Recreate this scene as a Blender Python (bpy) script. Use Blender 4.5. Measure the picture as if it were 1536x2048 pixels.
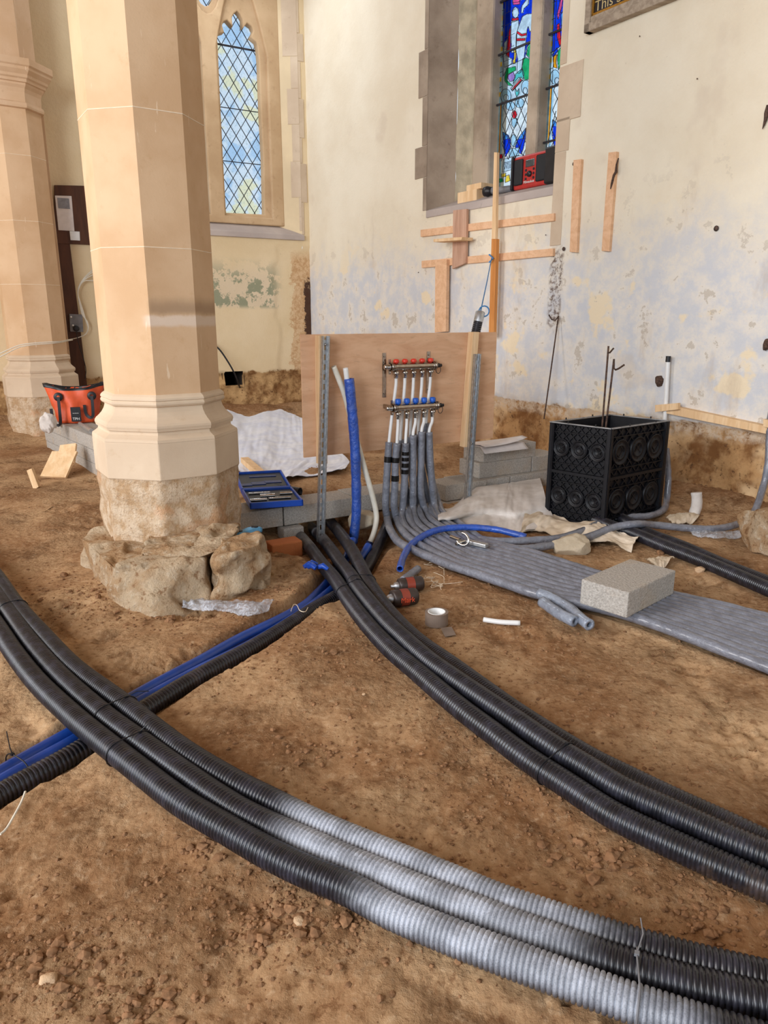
import bpy, bmesh, math, random
import numpy as np
from mathutils import Vector, Matrix, Euler
random.seed(7); RS=np.random.RandomState(11)
sc=bpy.context.scene
for o in list(bpy.data.objects): bpy.data.objects.remove(o)
# ------------------------------------------------------------ camera, world, light, exposure
FPX=1450.0; PITCH=math.radians(15.0); HC=1.1
cam_d=bpy.data.cameras.new('camera'); cam=bpy.data.objects.new('camera',cam_d); sc.collection.objects.link(cam)
cam_d.sensor_fit='HORIZONTAL'; cam_d.sensor_width=36.0; cam_d.lens=36.0*FPX/1536.0
cam_d.clip_start=0.05; cam_d.clip_end=200
cam.location=(0,0,HC); cam.rotation_euler=(math.radians(90)-PITCH,0,0)
sc.camera=cam
sc.view_settings.view_transform='Standard'; sc.view_settings.look='None'
sc.view_settings.gamma=1; sc.view_settings.use_curve_mapping=False
sc.view_settings.exposure=0.0
world=bpy.data.worlds.new('world'); sc.world=world; world.use_nodes=True
wb=world.node_tree.nodes['Background']; wb.inputs[0].default_value=(0.80,0.90,1.0,1); wb.inputs[1].default_value=1.0
def area(name,loc,target,size,energy,col):
    d=bpy.data.lights.new(name,'AREA'); d.shape='RECTANGLE'; d.size=size[0]; d.size_y=size[1]; d.energy=energy; d.color=col
    o=bpy.data.objects.new(name,d); sc.collection.objects.link(o); o.location=loc
    o.rotation_euler=(Vector(target)-Vector(loc)).to_track_quat('-Z','Y').to_euler(); return o
area('nave_window_light',(-6.0,0.2,3.0),(0.4,3.9,0.6),(2.4,3.2),300,(1.0,0.94,0.90))
area('west_window_light',(-3.6,-4.2,2.9),(0.7,3.5,0.4),(2.6,3.2),385,(0.86,0.92,1.0))
area('warm_work_lamp',(5.0,1.5,3.6),(3.4,4.3,2.2),(0.8,0.8),14,(1.0,0.78,0.55))
area('back_window_light',(-1.5,7.6,4.6),(-0.6,5.6,0.0),(0.9,0.4),26,(0.82,0.90,1.0))
# ------------------------------------------------------------ projection helpers (pixel of the photograph -> point of the place)
CP,SP=math.cos(PITCH),math.sin(PITCH)
def ray(x,y):
    u=(x-768.0)/FPX; v=(1024.0-y)/FPX
    return Vector((u,CP+v*SP,-SP+v*CP))
def G(x,y,z=0.0):
    d=ray(x,y); t=(z-HC)/d.z; return Vector((d.x*t,d.y*t,z))
def DY(x,y,Y):
    d=ray(x,y); t=Y/d.y; return Vector((d.x*t,Y,HC+d.z*t))
class Frame:
    def __init__(s,O,X):
        s.O=Vector(O); s.X=Vector((X[0],X[1],0)).normalized(); s.Y=Vector((-s.X.y,s.X.x,0)); s.Z=Vector((0,0,1))
    def hit(s,x,y,dep=0.0):
        d=ray(x,y); c=Vector((0,0,HC)); t=(dep-(c-s.O).dot(s.Y))/d.dot(s.Y); p=c+d*t
        return ((p-s.O).dot(s.X),p.z-s.O.z)
    def pt(s,a,b,z): return s.O+s.X*a+s.Y*b+s.Z*z
    def hp(s,x,y,dep=0.0): a,z=s.hit(x,y,dep); return s.pt(a,dep,z)
    def mat(s,a=0,b=0,z=0):
        m=Matrix.Identity(4)
        for i,v in enumerate((s.X,s.Y,s.Z)):
            for j in range(3): m[j][i]=v[j]
        m.translation=s.pt(a,b,z); return m
def vpdir(vx):
    u=(vx-768.0)/FPX; v=389.0/FPX; return Vector((u,CP+v*SP,0)).normalized()
CORNER=G(628,829,0)
FR=Frame(CORNER,-vpdir(-250))      # wall_right: x runs from the corner towards the viewer, y goes out through the wall
FL=Frame(CORNER,vpdir(3400))       # wall_back : x negative to the left
EB=vpdir(3300)
# ------------------------------------------------------------ object helpers
def props(o,label=None,cat=None,group=None,kind=None):
    if label: o['label']=label
    if cat: o['category']=cat
    if group: o['group']=group
    if kind: o['kind']=kind
    return o
def thing(name,label,cat,loc=(0,0,0),group=None,kind=None):
    o=bpy.data.objects.new(name,None); sc.collection.objects.link(o); o.location=Vector(loc); o.empty_display_size=.1
    return props(o,label,cat,group,kind)
def mesh_np(name,V,F,smooth=True,uv=None):
    me=bpy.data.meshes.new(name); V=np.asarray(V,dtype=np.float32); F=np.asarray(F,dtype=np.int32)
    me.vertices.add(len(V)); me.vertices.foreach_set('co',V.ravel())
    n=len(F); k=F.shape[1]
    me.loops.add(n*k); me.loops.foreach_set('vertex_index',F.ravel())
    me.polygons.add(n); me.polygons.foreach_set('loop_start',np.arange(0,n*k,k,dtype=np.int32))
    try: me.polygons.foreach_set('loop_total',np.full(n,k,dtype=np.int32))
    except Exception: pass
    if uv is not None:
        l=me.uv_layers.new(name='UVMap'); l.data.foreach_set('uv',np.asarray(uv,dtype=np.float32)[F.ravel()].ravel())
    me.update(calc_edges=True); me.validate()
    me.polygons.foreach_set('use_smooth',np.full(len(me.polygons),smooth,dtype=bool)); return me
def link(name,me,mat,parent=None,base=None):
    o=bpy.data.objects.new(name,me); sc.collection.objects.link(o)
    if mat is not None:
        me.materials.clear()
        for m in (mat if isinstance(mat,(list,tuple)) else [mat]): me.materials.append(m)
    if parent is not None:
        off=Vector((0,0,0)); p=parent
        while p is not None: off+=p.location; p=p.parent
        me.transform(Matrix.Translation(-off)); o.parent=parent
    else:
        n=len(me.vertices); c=np.empty(n*3,dtype=np.float32); me.vertices.foreach_get('co',c); c=c.reshape(-1,3)
        b=Vector((float((c[:,0].min()+c[:,0].max())/2),float((c[:,1].min()+c[:,1].max())/2),float(c[:,2].min()))) if base is None else Vector(base)
        me.transform(Matrix.Translation(-b)); o.location=b
    return o
class MB:
    def __init__(s): s.V=[]; s.F=[]; s.M=[]; s.S=[]
    def add(s,V,F,mi=0,sm=False):
        b=len(s.V); s.V+= [tuple(v) for v in V]; s.F+=[tuple(b+i for i in f) for f in F]; s.M+=[mi]*len(F); s.S+=[sm]*len(F); return s
    def hexa(s,P,mi=0): # 8 points: bottom 4 ccw, top 4 ccw
        return s.add(P,[(3,2,1,0),(4,5,6,7),(0,1,5,4),(1,2,6,5),(2,3,7,6),(3,0,4,7)],mi)
    def fbox(s,F,a0,a1,b0,b1,z0,z1,mi=0):
        return s.hexa([F.pt(a0,b0,z0),F.pt(a1,b0,z0),F.pt(a1,b1,z0),F.pt(a0,b1,z0),F.pt(a0,b0,z1),F.pt(a1,b0,z1),F.pt(a1,b1,z1),F.pt(a0,b1,z1)],mi)
    def bar(s,p,q,w,t,up=(0,0,1),mi=0): # box along p->q, width w (side), thickness t
        p=Vector(p);q=Vector(q);d=(q-p).normalized();u=Vector(up)
        x=d.cross(u); 
        if x.length<1e-5: x=d.cross(Vector((1,0,0)))
        x.normalize(); y=x.cross(d).normalized(); x=x*w/2; y=y*t/2
        return s.hexa([p-x-y,p+x-y,p+x+y,p-x+y,q-x-y,q+x-y,q+x+y,q-x+y],mi)
    def tube(s,pts,r,seg=12,cap=True,mi=0,closed=False):
        P=[Vector(p) for p in pts]; n=len(P); R=r if isinstance(r,(list,tuple)) else [r]*n
        t=(P[1]-P[0]).normalized(); a=t.orthogonal().normalized(); V=[];F=[]
        for i in range(n):
            tt=(P[min(i+1,n-1)]-P[max(i-1,0)])
            tt=tt.normalized() if tt.length>1e-9 else t
            a=(a-tt*a.dot(tt)); a=a.normalized() if a.length>1e-6 else tt.orthogonal().normalized(); b=tt.cross(a)
            for k in range(seg):
                c=2*math.pi*k/seg; V.append(P[i]+(a*math.cos(c)+b*math.sin(c))*R[i])
        for i in range(n-1):
            for k in range(seg):
                k2=(k+1)%seg; F.append((i*seg+k,i*seg+k2,(i+1)*seg+k2,(i+1)*seg+k))
        s.add(V,F,mi,True)
        if cap: s.add(V[:seg],[tuple(range(seg))[::-1]],mi); s.add(V[-seg:],[tuple(range(seg))],mi)
        return s
    def lathe(s,prof,c,ax=(0,0,1),seg=20,mi=0,sm=True): # prof [(r,h)]
        c=Vector(c);ax=Vector(ax).normalized();a=ax.orthogonal().normalized();b=ax.cross(a);V=[];F=[]
        for r,h in prof:
            for k in range(seg):
                t=2*math.pi*k/seg; V.append(c+ax*h+(a*math.cos(t)+b*math.sin(t))*r)
        for i in range(len(prof)-1):
            for k in range(seg):
                k2=(k+1)%seg; F.append((i*seg+k,i*seg+k2,(i+1)*seg+k2,(i+1)*seg+k))
        return s.add(V,F,mi,sm)
    def poly(s,pts,nrm,t,mi=0): # flat polygon extruded t along nrm
        n=len(pts); P=[Vector(p) for p in pts]; Q=[p+Vector(nrm)*t for p in P]
        F=[tuple(range(n)),tuple(range(2*n-1,n-1,-1))]+[(i,(i+1)%n,n+(i+1)%n,n+i) for i in range(n)]
        return s.add(P+Q,F,mi)
    def build(s,name,mat,parent=None,bevel=0,base=None,fix=True):
        me=bpy.data.meshes.new(name); me.from_pydata(s.V,[],s.F)
        me.polygons.foreach_set('material_index',s.M); me.polygons.foreach_set('use_smooth',s.S)
        mats=list(mat) if isinstance(mat,(list,tuple)) else [mat]
        for m in mats: me.materials.append(m)
        if fix:
            bm=bmesh.new(); bm.from_mesh(me); bmesh.ops.recalc_face_normals(bm,faces=bm.faces)
            if bevel:
                es=[e for e in bm.edges if len(e.link_faces)==2 and e.calc_face_angle(0)>0.6]
                bmesh.ops.bevel(bm,geom=es,offset=bevel,segments=2,affect='EDGES',profile=.5)
            bm.to_mesh(me); bm.free()
        me.update(); return link(name,me,mats,parent,base)
def smooth_path(P,step):
    P=[np.array(p,dtype=float) for p in P]; Q=[2*P[0]-P[1]]+P+[2*P[-1]-P[-2]]; out=[]
    for i in range(1,len(Q)-2):
        p0,p1,p2,p3=Q[i-1:i+3]; d=np.linalg.norm(p2-p1); n=max(4,int(d/0.01))
        # centripetal-like tangents
        d1=np.linalg.norm(p1-p0);d2=d;d3=np.linalg.norm(p3-p2)
        m1=(p2-p0)/(d1+d2+1e-9)*d2; m2=(p3-p1)/(d2+d3+1e-9)*d2
        for k in range(n):
            t=k/n; out.append((2*t**3-3*t*t+1)*p1+(t**3-2*t*t+t)*m1+(-2*t**3+3*t*t)*p2+(t**3-t*t)*m2)
    out.append(P[-1]); A=np.array(out)
    for _ in range(3): A[1:-1]=(A[:-2]+2*A[1:-1]+A[2:])/4
    L=np.concatenate([[0],np.cumsum(np.linalg.norm(np.diff(A,axis=0),axis=1))]); n=max(2,int(L[-1]/step)+1)
    t=np.linspace(0,L[-1],n); return np.stack([np.interp(t,L,A[:,k]) for k in range(3)],1),t
def sweep(P,R,seg=20,Lc=None,jit=None):
    n=len(P); T=np.gradient(P,axis=0); T/=np.linalg.norm(T,axis=1)[:,None]
    a=np.array([0,0,1.0]); 
    if abs(T[0]@a)>.9: a=np.array([0,1.0,0])
    A=np.zeros((n,3))
    for i in range(n):
        a=a-T[i]*(a@T[i]); a/=np.linalg.norm(a); A[i]=a
    B=np.cross(T,A); ang=np.linspace(0,2*np.pi,seg+1)
    R=np.asarray(R); R2=R[:,None]*np.ones(seg+1)
    if jit is not None: R2=R2+np.concatenate([jit,jit[:,:1]],1)
    V=P[:,None,:]+R2[:,:,None]*(A[:,None,:]*np.cos(ang)[None,:,None]+B[:,None,:]*np.sin(ang)[None,:,None])
    L=np.concatenate([[0],np.cumsum(np.linalg.norm(np.diff(P,axis=0),axis=1))])
    UV=np.stack([np.repeat(L[:,None],seg+1,1),np.repeat((ang/(2*np.pi))[None,:],n,0)],2).reshape(-1,2)
    i=np.arange(n-1)[:,None]*(seg+1)+np.arange(seg)[None,:]
    F=np.stack([i,i+seg+1,i+seg+2,i+1],2).reshape(-1,4); return V.reshape(-1,3),F,UV
def corrugated(name,pts,r,mat,parent=None,pitch=.0098,depth=.0044,seg=24,sub=5):
    P,t=smooth_path(pts,pitch/sub); ph=(t/pitch)%1.0
    prof=np.clip(np.abs(2*ph-1)*2.6-1.6,0,1)   # wide flat crest, narrow groove
    R=r-depth*prof-0.0004*np.cos(2*np.pi*ph)
    V,F,UV=sweep(P,R,seg); me=mesh_np(name,V,F,True,UV); return link(name,me,mat,parent)
def hose(name,pts,r,mat,parent=None,seg=18,step=.012,jit=0.0,ring=0.0,ends=None):
    P,t=smooth_path(pts,step); n=len(P); R=np.full(n,float(r))
    if ring: R=R+ring*np.interp(t,np.arange(0,t[-1]+.1,.017),RS.uniform(-1,1,len(np.arange(0,t[-1]+.1,.017))))
    J=RS.uniform(-1,1,(n,seg))*jit if jit else None
    V,F,UV=sweep(P,R,seg,jit=J)
    if ends: # thick wall open tube: add inner tube and annulus at both ends
        V2,F2,UV2=sweep(P,np.full(n,float(ends)),seg); o=len(V)
        F2=F2[:,::-1]+o; k=np.arange(seg)
        e1=np.stack([k,k+1,k+1+o,k+o],1); q=(n-1)*(seg+1); e2=np.stack([k+1+q,k+q,k+q+o,k+1+q+o],1)
        V=np.concatenate([V,V2]);F=np.concatenate([F,F2,e1,e2]);UV=np.concatenate([UV,UV2])
    me=mesh_np(name,V,F,True,UV); return link(name,me,mat,parent)
# 2-D value noise
_T=RS.rand(256,256)
def vn(x,y):
    x=np.asarray(x,dtype=float);y=np.asarray(y,dtype=float);xi=np.floor(x).astype(int);yi=np.floor(y).astype(int);fx=x-xi;fy=y-yi
    fx=fx*fx*(3-2*fx);fy=fy*fy*(3-2*fy);g=lambda a,b:_T[a%256,b%256]
    return (g(xi,yi)*(1-fx)+g(xi+1,yi)*fx)*(1-fy)+(g(xi,yi+1)*(1-fx)+g(xi+1,yi+1)*fx)*fy
def fbm(x,y,o=4,l=2.03,g=.5):
    s=0;a=1;t=0
    for k in range(o): s=s+a*(vn(x+17.3*k,y-9.1*k)-.5)*2; t+=a; a*=g; x=x*l;y=y*l
    return s/t
def noisy(obj,amp,scale,seed=0):
    me=obj.data;n=len(me.vertices);c=np.empty(n*3,dtype=np.float32);me.vertices.foreach_get('co',c);c=c.reshape(-1,3).astype(float)
    nn=np.empty(n*3,dtype=np.float32);me.vertices.foreach_get('normal',nn);nn=nn.reshape(-1,3)
    d=fbm(c[:,0]*scale+seed+c[:,2]*scale*.7,c[:,1]*scale+c[:,2]*scale*.8,4)
    c=c+nn*(d*amp)[:,None]; me.vertices.foreach_set('co',c.astype(np.float32).ravel()); me.update()
def rock(name,c,size,mat,parent=None,seed=0,sub=4,amp=.22,flat=.0,rot=0,base=None):
    bm=bmesh.new(); bmesh.ops.create_icosphere(bm,subdivisions=sub,radius=1)
    me=bpy.data.meshes.new(name); bm.to_mesh(me); bm.free(); n=len(me.vertices); v=np.empty(n*3,dtype=np.float32);me.vertices.foreach_get('co',v);v=v.reshape(-1,3).astype(float)
    # squarish
    v=np.sign(v)*np.abs(v)**.72
    rs=np.random.RandomState(seed)
    for _ in range(9): # chip planes
        d=rs.normal(size=3);d/=np.linalg.norm(d);h=rs.uniform(.72,1.0);k=v@d;m=k>h;v[m]-=np.outer(k[m]-h,d)
    d=fbm(v[:,0]*2+seed*3.1+v[:,2],v[:,1]*2+v[:,2]*1.3+seed,4); v=v*(1+d*amp)[:,None]
    v*=np.array(size)/2; cr,sr=math.cos(rot),math.sin(rot); v=v@np.array([[cr,sr,0],[-sr,cr,0],[0,0,1]]); v+=np.array(c)
    me.vertices.foreach_set('co',v.astype(np.float32).ravel()); me.polygons.foreach_set('use_smooth',np.full(len(me.polygons),True)); me.update()
    return link(name,me,mat,parent,base)
def text_obj(name,s,size,ext,mtx,mat,parent,align='CENTER'):
    cu=bpy.data.curves.new(name,'FONT'); cu.body=s; cu.size=size; cu.extrude=ext; cu.align_x=align; cu.align_y='CENTER'
    t=bpy.data.objects.new('tmp',cu); sc.collection.objects.link(t); me=bpy.data.meshes.new_from_object(t.evaluated_get(bpy.context.evaluated_depsgraph_get())); bpy.data.objects.remove(t)
    me.transform(mtx); return link(name,me,mat,parent)
# ------------------------------------------------------------ materials
def lin(c): return tuple((x/12.92 if x<=.04045 else ((x+.055)/1.055)**2.4) for x in [v/255 for v in c])+(1,)
class NT:
    def __init__(s,name,rough=.8,metal=0,spec=.5):
        s.m=bpy.data.materials.new(name); s.m.use_nodes=True; s.t=s.m.node_tree; s.b=s.t.nodes['Principled BSDF']
        s.b.inputs['Roughness'].default_value=rough; s.b.inputs['Metallic'].default_value=metal; s.b.inputs['Specular IOR Level'].default_value=spec
        s.tc=s.t.nodes.new('ShaderNodeTexCoord')
    def n(s,k,**kw):
        x=s.t.nodes.new('ShaderNode'+k)
        for a,b in kw.items(): setattr(x,a,b)
        return x
    def l(s,a,b): s.t.links.new(a,b); return b
    def coord(s,scale=(1,1,1),kind='Object',loc=(0,0,0)):
        mp=s.n('Mapping'); mp.inputs['Scale'].default_value=scale; mp.inputs['Location'].default_value=loc; s.l(s.tc.outputs[kind],mp.inputs[0]); return mp.outputs[0]
    def noise(s,scale,detail=4,rough=.55,co=None,dist=0):
        x=s.n('TexNoise'); x.inputs['Scale'].default_value=scale; x.inputs['Detail'].default_value=detail; x.inputs['Roughness'].default_value=rough; x.inputs['Distortion'].default_value=dist
        s.l(co if co is not None else s.coord(),x.inputs['Vector']); return x.outputs['Fac']
    def vor(s,scale,co=None,feat='F1',out='Distance'):
        x=s.n('TexVoronoi',feature=feat); x.inputs['Scale'].default_value=scale; s.l(co if co is not None else s.coord(),x.inputs['Vector']); return x.outputs[out]
    def ramp(s,f,a,b,smooth=True): # map a..b -> 0..1
        x=s.n('MapRange'); x.interpolation_type='SMOOTHSTEP' if smooth else 'LINEAR'; x.inputs[1].default_value=a; x.inputs[2].default_value=b; s.l(f,x.inputs[0]); return x.outputs[0]
    def math(s,op,a,b=None,c=None):
        x=s.n('Math',operation=op)
        for i,v in enumerate((a,b,c)):
            if v is None: continue
            if isinstance(v,(int,float)): x.inputs[i].default_value=v
            else: s.l(v,x.inputs[i])
        return x.outputs[0]
    def mix(s,f,a,b,mode='MIX'):
        x=s.n('Mix',data_type='RGBA',blend_type=mode)
        for i,v in ((0,f),(6,a),(7,b)):
            if isinstance(v,(int,float)): x.inputs[i].default_value=v
            elif isinstance(v,tuple): x.inputs[i].default_value=v
            else: s.l(v,x.inputs[i])
        return x.outputs[2]
    def color(s,c):
        if isinstance(c,tuple): s.b.inputs['Base Color'].default_value=c
        else: s.l(c,s.b.inputs['Base Color'])
        return s
    def bump(s,h,strength=.4,dist=.01,prev=None):
        x=s.n('Bump'); x.inputs['Strength'].default_value=strength; x.inputs['Distance'].default_value=dist; s.l(h,x.inputs['Height'])
        if prev is not None: s.l(prev,x.inputs['Normal'])
        s.l(x.outputs[0],s.b.inputs['Normal']); return x.outputs[0]
    def xyz(s,kind='Object'):
        x=s.n('SeparateXYZ'); s.l(s.tc.outputs[kind],x.inputs[0]); return x.outputs
def simple(name,c,rough=.6,metal=0,var=.12,scale=20,bump=0,spec=.5,bd=.002):
    t=NT(name,rough,metal,spec); c=lin(c); f=t.noise(scale,5)
    d=tuple(max(0,x*(1-2*var)) for x in c[:3])+(1,); e=tuple(min(1,x*(1+var)) for x in c[:3])+(1,)
    t.color(t.mix(t.ramp(f,.3,.7),d,e))
    if bump: t.bump(f,bump,bd)
    return t.m
def m_ground():
    t=NT('excavated_earth',.95,spec=.15)
    a=t.noise(1.3,6,.6);b=t.noise(6,8,.65);c=t.noise(42,6,.7);v=t.vor(60)
    col=t.mix(t.ramp(a,.38,.62),lin((146,108,74)),lin((188,154,116)))
    col=t.mix(t.math('MULTIPLY',t.ramp(b,.5,.68),.75),col,lin((112,80,52)))
    col=t.mix(t.math('MULTIPLY',t.ramp(c,.5,.72),.5),col,lin((206,178,144)))
    col=t.mix(t.math('MULTIPLY',t.ramp(c,.48,.33),.6),col,lin((108,68,38)))
    col=t.mix(t.math('MULTIPLY',t.ramp(t.noise(150,3,.6),.68,.78),.7),col,lin((220,196,165)))
    t.color(col)
    g=t.ramp(t.noise(3.2,5,.6),.40,.62); h=t.math('ADD',t.math('MULTIPLY',c,.5),t.math('MULTIPLY',t.noise(150,5,.7),.4)); h=t.math('ADD',h,t.math('MULTIPLY',v,-.35)); h=t.math('MULTIPLY',h,t.math('ADD',t.math('MULTIPLY',g,.75),.25))
    t.bump(h,.9,.020); return t.m
def m_plaster_right():
    t=NT('painted_plaster_right',.85,spec=.2); X,Y,Z=t.xyz()[:3]
    co=t.coord(); n1=t.noise(1.1,6,.6,co); n2=t.noise(5,8,.68,co); n3=t.noise(28,6,.7,co); n4=t.noise(2.3,5,.55,t.coord((1,1,1),loc=(3,7,2)))
    cream=t.mix(t.ramp(n1,.35,.65),lin((226,214,190)),lin((236,227,206)))
    zz=t.math('ADD',Z,t.math('MULTIPLY',t.math('SUBTRACT',n1,.5),1.1)); zz=t.math('ADD',zz,t.math('MULTIPLY',t.math('SUBTRACT',n2,.5),.6))
    low=t.ramp(zz,1.95,1.2)
    grey=t.mix(t.ramp(n2,.4,.6),lin((206,208,212)),lin((228,222,212)))
    grey=t.mix(t.ramp(n4,.58,.62),grey,lin((236,220,190)))
    col=t.mix(low,cream,grey)
    # bare stone patches with crisp edge
    p=t.math('MULTIPLY',t.ramp(n2,.59,.61),t.ramp(zz,2.4,1.2)); col=t.mix(t.math('MULTIPLY',p,.8),col,lin((196,186,172)))
    w=t.ramp(t.noise(2.0,4,.5,t.coord((1,1,1),loc=(9,1,5))),.60,.68); col=t.mix(t.math('MULTIPLY',w,.35),col,lin((206,190,170)))
    col=t.mix(t.math('MULTIPLY',t.ramp(n3,.66,.72),.5),col,lin((176,160,138)))
    col=t.mix(t.math('MULTIPLY',t.ramp(t.noise(60,3,.6,co),.74,.78),.6),col,lin((120,96,74)))
    st=t.ramp(t.noise(1,6,.65,t.coord((2.6,1,.9))),.56,.70); col=t.mix(t.math('MULTIPLY',t.math('MULTIPLY',st,.45),t.ramp(Z,2.6,1.4)),col,lin((190,170,146)))
    px=t.math('MULTIPLY',t.ramp(X,3.60,3.64),t.ramp(X,3.76,3.72)); pz=t.math('MULTIPLY',t.ramp(Z,.95,1.1),t.ramp(Z,1.62,1.52)); col=t.mix(t.math('MULTIPLY',t.math('MULTIPLY',px,pz),t.math('ADD',t.math('MULTIPLY',t.ramp(n3,.45,.6),.8),.1)),col,lin((96,72,58)))
    # exposed masonry below
    e=t.math('ADD',Z,t.math('MULTIPLY',t.math('SUBTRACT',n2,.5),.12)); earthm=t.ramp(e,.478,.462)
    ec=t.mix(t.ramp(n2,.38,.6),lin((126,86,50)),lin((186,146,100))); ec=t.mix(t.ramp(n4,.5,.62),ec,lin((214,182,140)))
    ec=t.mix(t.ramp(n3,.55,.7),ec,lin((92,62,42)))
    band=t.math('MULTIPLY',t.ramp(e,.36,.42),t.ramp(n3,.35,.6)); ec=t.mix(band,ec,lin((206,186,162)))
    t.color(t.mix(earthm,col,ec))
    h=t.math('ADD',t.math('MULTIPLY',n2,.5),t.math('MULTIPLY',n3,.4)); h=t.math('ADD',h,t.math('MULTIPLY',p,-.25)); t.bump(h,.45,.02); return t.m
def m_plaster_back():
    t=NT('painted_plaster_back',.85,spec=.2); X,Y,Z=t.xyz()[:3]; co=t.coord(); n1=t.noise(1.3,6,.6,co); n2=t.noise(6,8,.7,co); n3=t.noise(30,6,.7,co)
    col=t.mix(t.ramp(n1,.35,.65),lin((222,200,160)),lin((230,210,174)))
    # green old paint patches in a band
    band=t.math('MULTIPLY',t.ramp(Z,1.18,1.24),t.ramp(Z,1.75,1.45)); xm=t.math('MULTIPLY',t.ramp(X,-2.2,-2.0),t.ramp(X,-.3,-.5))
    g=t.math('MULTIPLY',t.math('MULTIPLY',band,xm),t.ramp(n2,.50,.53)); col=t.mix(t.math('MULTIPLY',t.math('MULTIPLY',band,xm),.35),col,lin((206,192,176)))
    col=t.mix(g,col,lin((150,152,126)))
    cx=t.math('ADD',X,t.math('MULTIPLY',t.math('SUBTRACT',n2,.5),.5)); c1=t.math('MULTIPLY',t.ramp(t.math('ADD',cx,t.math('MULTIPLY',t.math('SUBTRACT',n3,.5),.12)),-.25,-.22),t.ramp(Z,1.85,1.7)); col=t.mix(t.math('MULTIPLY',c1,.9),col,t.mix(t.ramp(n3,.4,.6),lin((190,148,104)),lin((216,184,144))))
    c2=t.math('MULTIPLY',t.ramp(t.math('ADD',X,t.math('MULTIPLY',t.math('SUBTRACT',n3,.5),.12)),-.085,-.07),t.ramp(t.math('ADD',Z,t.math('MULTIPLY',t.math('SUBTRACT',n3,.5),.5)),1.52,1.46)); col=t.mix(t.math('MULTIPLY',c2,.95),col,lin((66,42,34)))
    col=t.mix(t.math('MULTIPLY',t.ramp(n3,.66,.72),.4),col,lin((170,150,118)))
    e=t.math('ADD',Z,t.math('MULTIPLY',t.math('SUBTRACT',n2,.5),.14)); em=t.ramp(e,.53,.51)
    ec=t.mix(t.ramp(n2,.36,.6),lin((128,90,54)),lin((196,160,112))); ec=t.mix(t.ramp(n3,.56,.7),ec,lin((98,66,42)))
    t.color(t.mix(em,col,ec)); h=t.math('ADD',t.math('MULTIPLY',n2,.5),t.math('MULTIPLY',n3,.4)); t.bump(h,.4,.02); return t.m
def m_stone(name,a,b,c,streak=True,dirt=None,bump=.25):
    t=NT(name,.85,spec=.2); co=t.coord(); n1=t.noise(2.2,5,.55,co); n2=t.noise(14,8,.7,co); n3=t.noise(120,4,.7,co)
    col=t.mix(t.ramp(n1,.35,.65),lin(a),lin(b)); col=t.mix(t.math('MULTIPLY',t.ramp(n2,.55,.75),.5),col,lin(c))
    if streak:
        s=t.noise(1,5,.6,t.coord((26,26,3.2))); col=t.mix(t.math('MULTIPLY',t.ramp(s,.66,.7),.55),col,lin((236,214,184)))
    t.color(col); t.bump(t.math('ADD',t.math('MULTIPLY',n2,.6),t.math('MULTIPLY',n3,.4)),bump,.006); return t.m
def m_duct(name,dust=None,dustc=(196,202,214),base=(24,24,30),rough=.34):
    t=NT(name,rough,spec=.6); n=t.noise(25,5,.7); col=t.mix(t.ramp(n,.4,.75),lin(base),lin(tuple(int(x*1.8+8) for x in base)))
    r=t.n('Value'); r.outputs[0].default_value=rough; rr=r.outputs[0]
    if dust:
        u=t.xyz('UV')[0]; nb=t.noise(9,5,.7); m=None
        for (a,b,s,k) in dust:
            f=t.math('MULTIPLY',t.ramp(t.math('ADD',u,t.math('MULTIPLY',t.math('SUBTRACT',nb,.5),.12)),a-s,a+s),t.ramp(t.math('ADD',u,t.math('MULTIPLY',t.math('SUBTRACT',nb,.5),.12)),b+s,b-s)); f=t.math('MULTIPLY',f,k)
            m=f if m is None else t.math('MAXIMUM',m,f)
        sp=t.ramp(t.noise(420,2,.5),.25,.55); nz=t.xyz('Normal')[2]; m=t.math('MULTIPLY',m,t.math('ADD',t.math('MULTIPLY',sp,.35),.5)); m=t.math('MULTIPLY',m,t.math('ADD',t.math('MULTIPLY',t.ramp(t.noise(16,4,.6),.38,.6),.45),.62)); m=t.math('MULTIPLY',m,t.math('ADD',t.math('MULTIPLY',t.ramp(nz,-.5,.55),.85),.15))
        col=t.mix(m,col,lin(dustc)); rr=t.math('ADD',t.math('MULTIPLY',m,.3),rough)
        t.l(rr,t.b.inputs['Roughness'])
    d=t.ramp(t.noise(3,6,.7),.62,.7); col=t.mix(t.math('MULTIPLY',d,.12),col,lin((150,120,90)))
    t.color(col); return t.m
def m_foam(name,c):
    t=NT(name,.34,spec=.7); n=t.noise(18,4,.6); w=t.noise(1,4,.65,t.coord((90,14,1),'UV')); col=t.mix(t.ramp(n,.3,.7),lin(tuple(int(x*.82) for x in c)),lin(c))
    t.color(col); v=t.vor(55,t.coord((1,1,1))); t.bump(t.math('ADD',w,t.math('MULTIPLY',v,.5)),.75,.006); t.b.inputs['Coat Weight'].default_value=.6; t.b.inputs['Coat Roughness'].default_value=.15; return t.m
def m_wood(name,a,b,scale=(3,30,30),knots=True,rough=.7):
    t=NT(name,rough,spec=.3); co=t.coord(scale); n=t.noise(1.6,6,.6,co,.6); w=t.noise(6,4,.7,co); col=t.mix(t.ramp(n,.35,.65),lin(a),lin(b))
    col=t.mix(t.math('MULTIPLY',t.ramp(w,.55,.7),.25),col,lin(tuple(int(x*.72) for x in a)))
    if knots: k=t.ramp(t.vor(5.3,t.coord((1,1,1))),.055,.03); col=t.mix(t.math('MULTIPLY',k,.75),col,lin((120,72,42)))
    t.color(col); t.bump(w,.15,.003); return t.m
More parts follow.
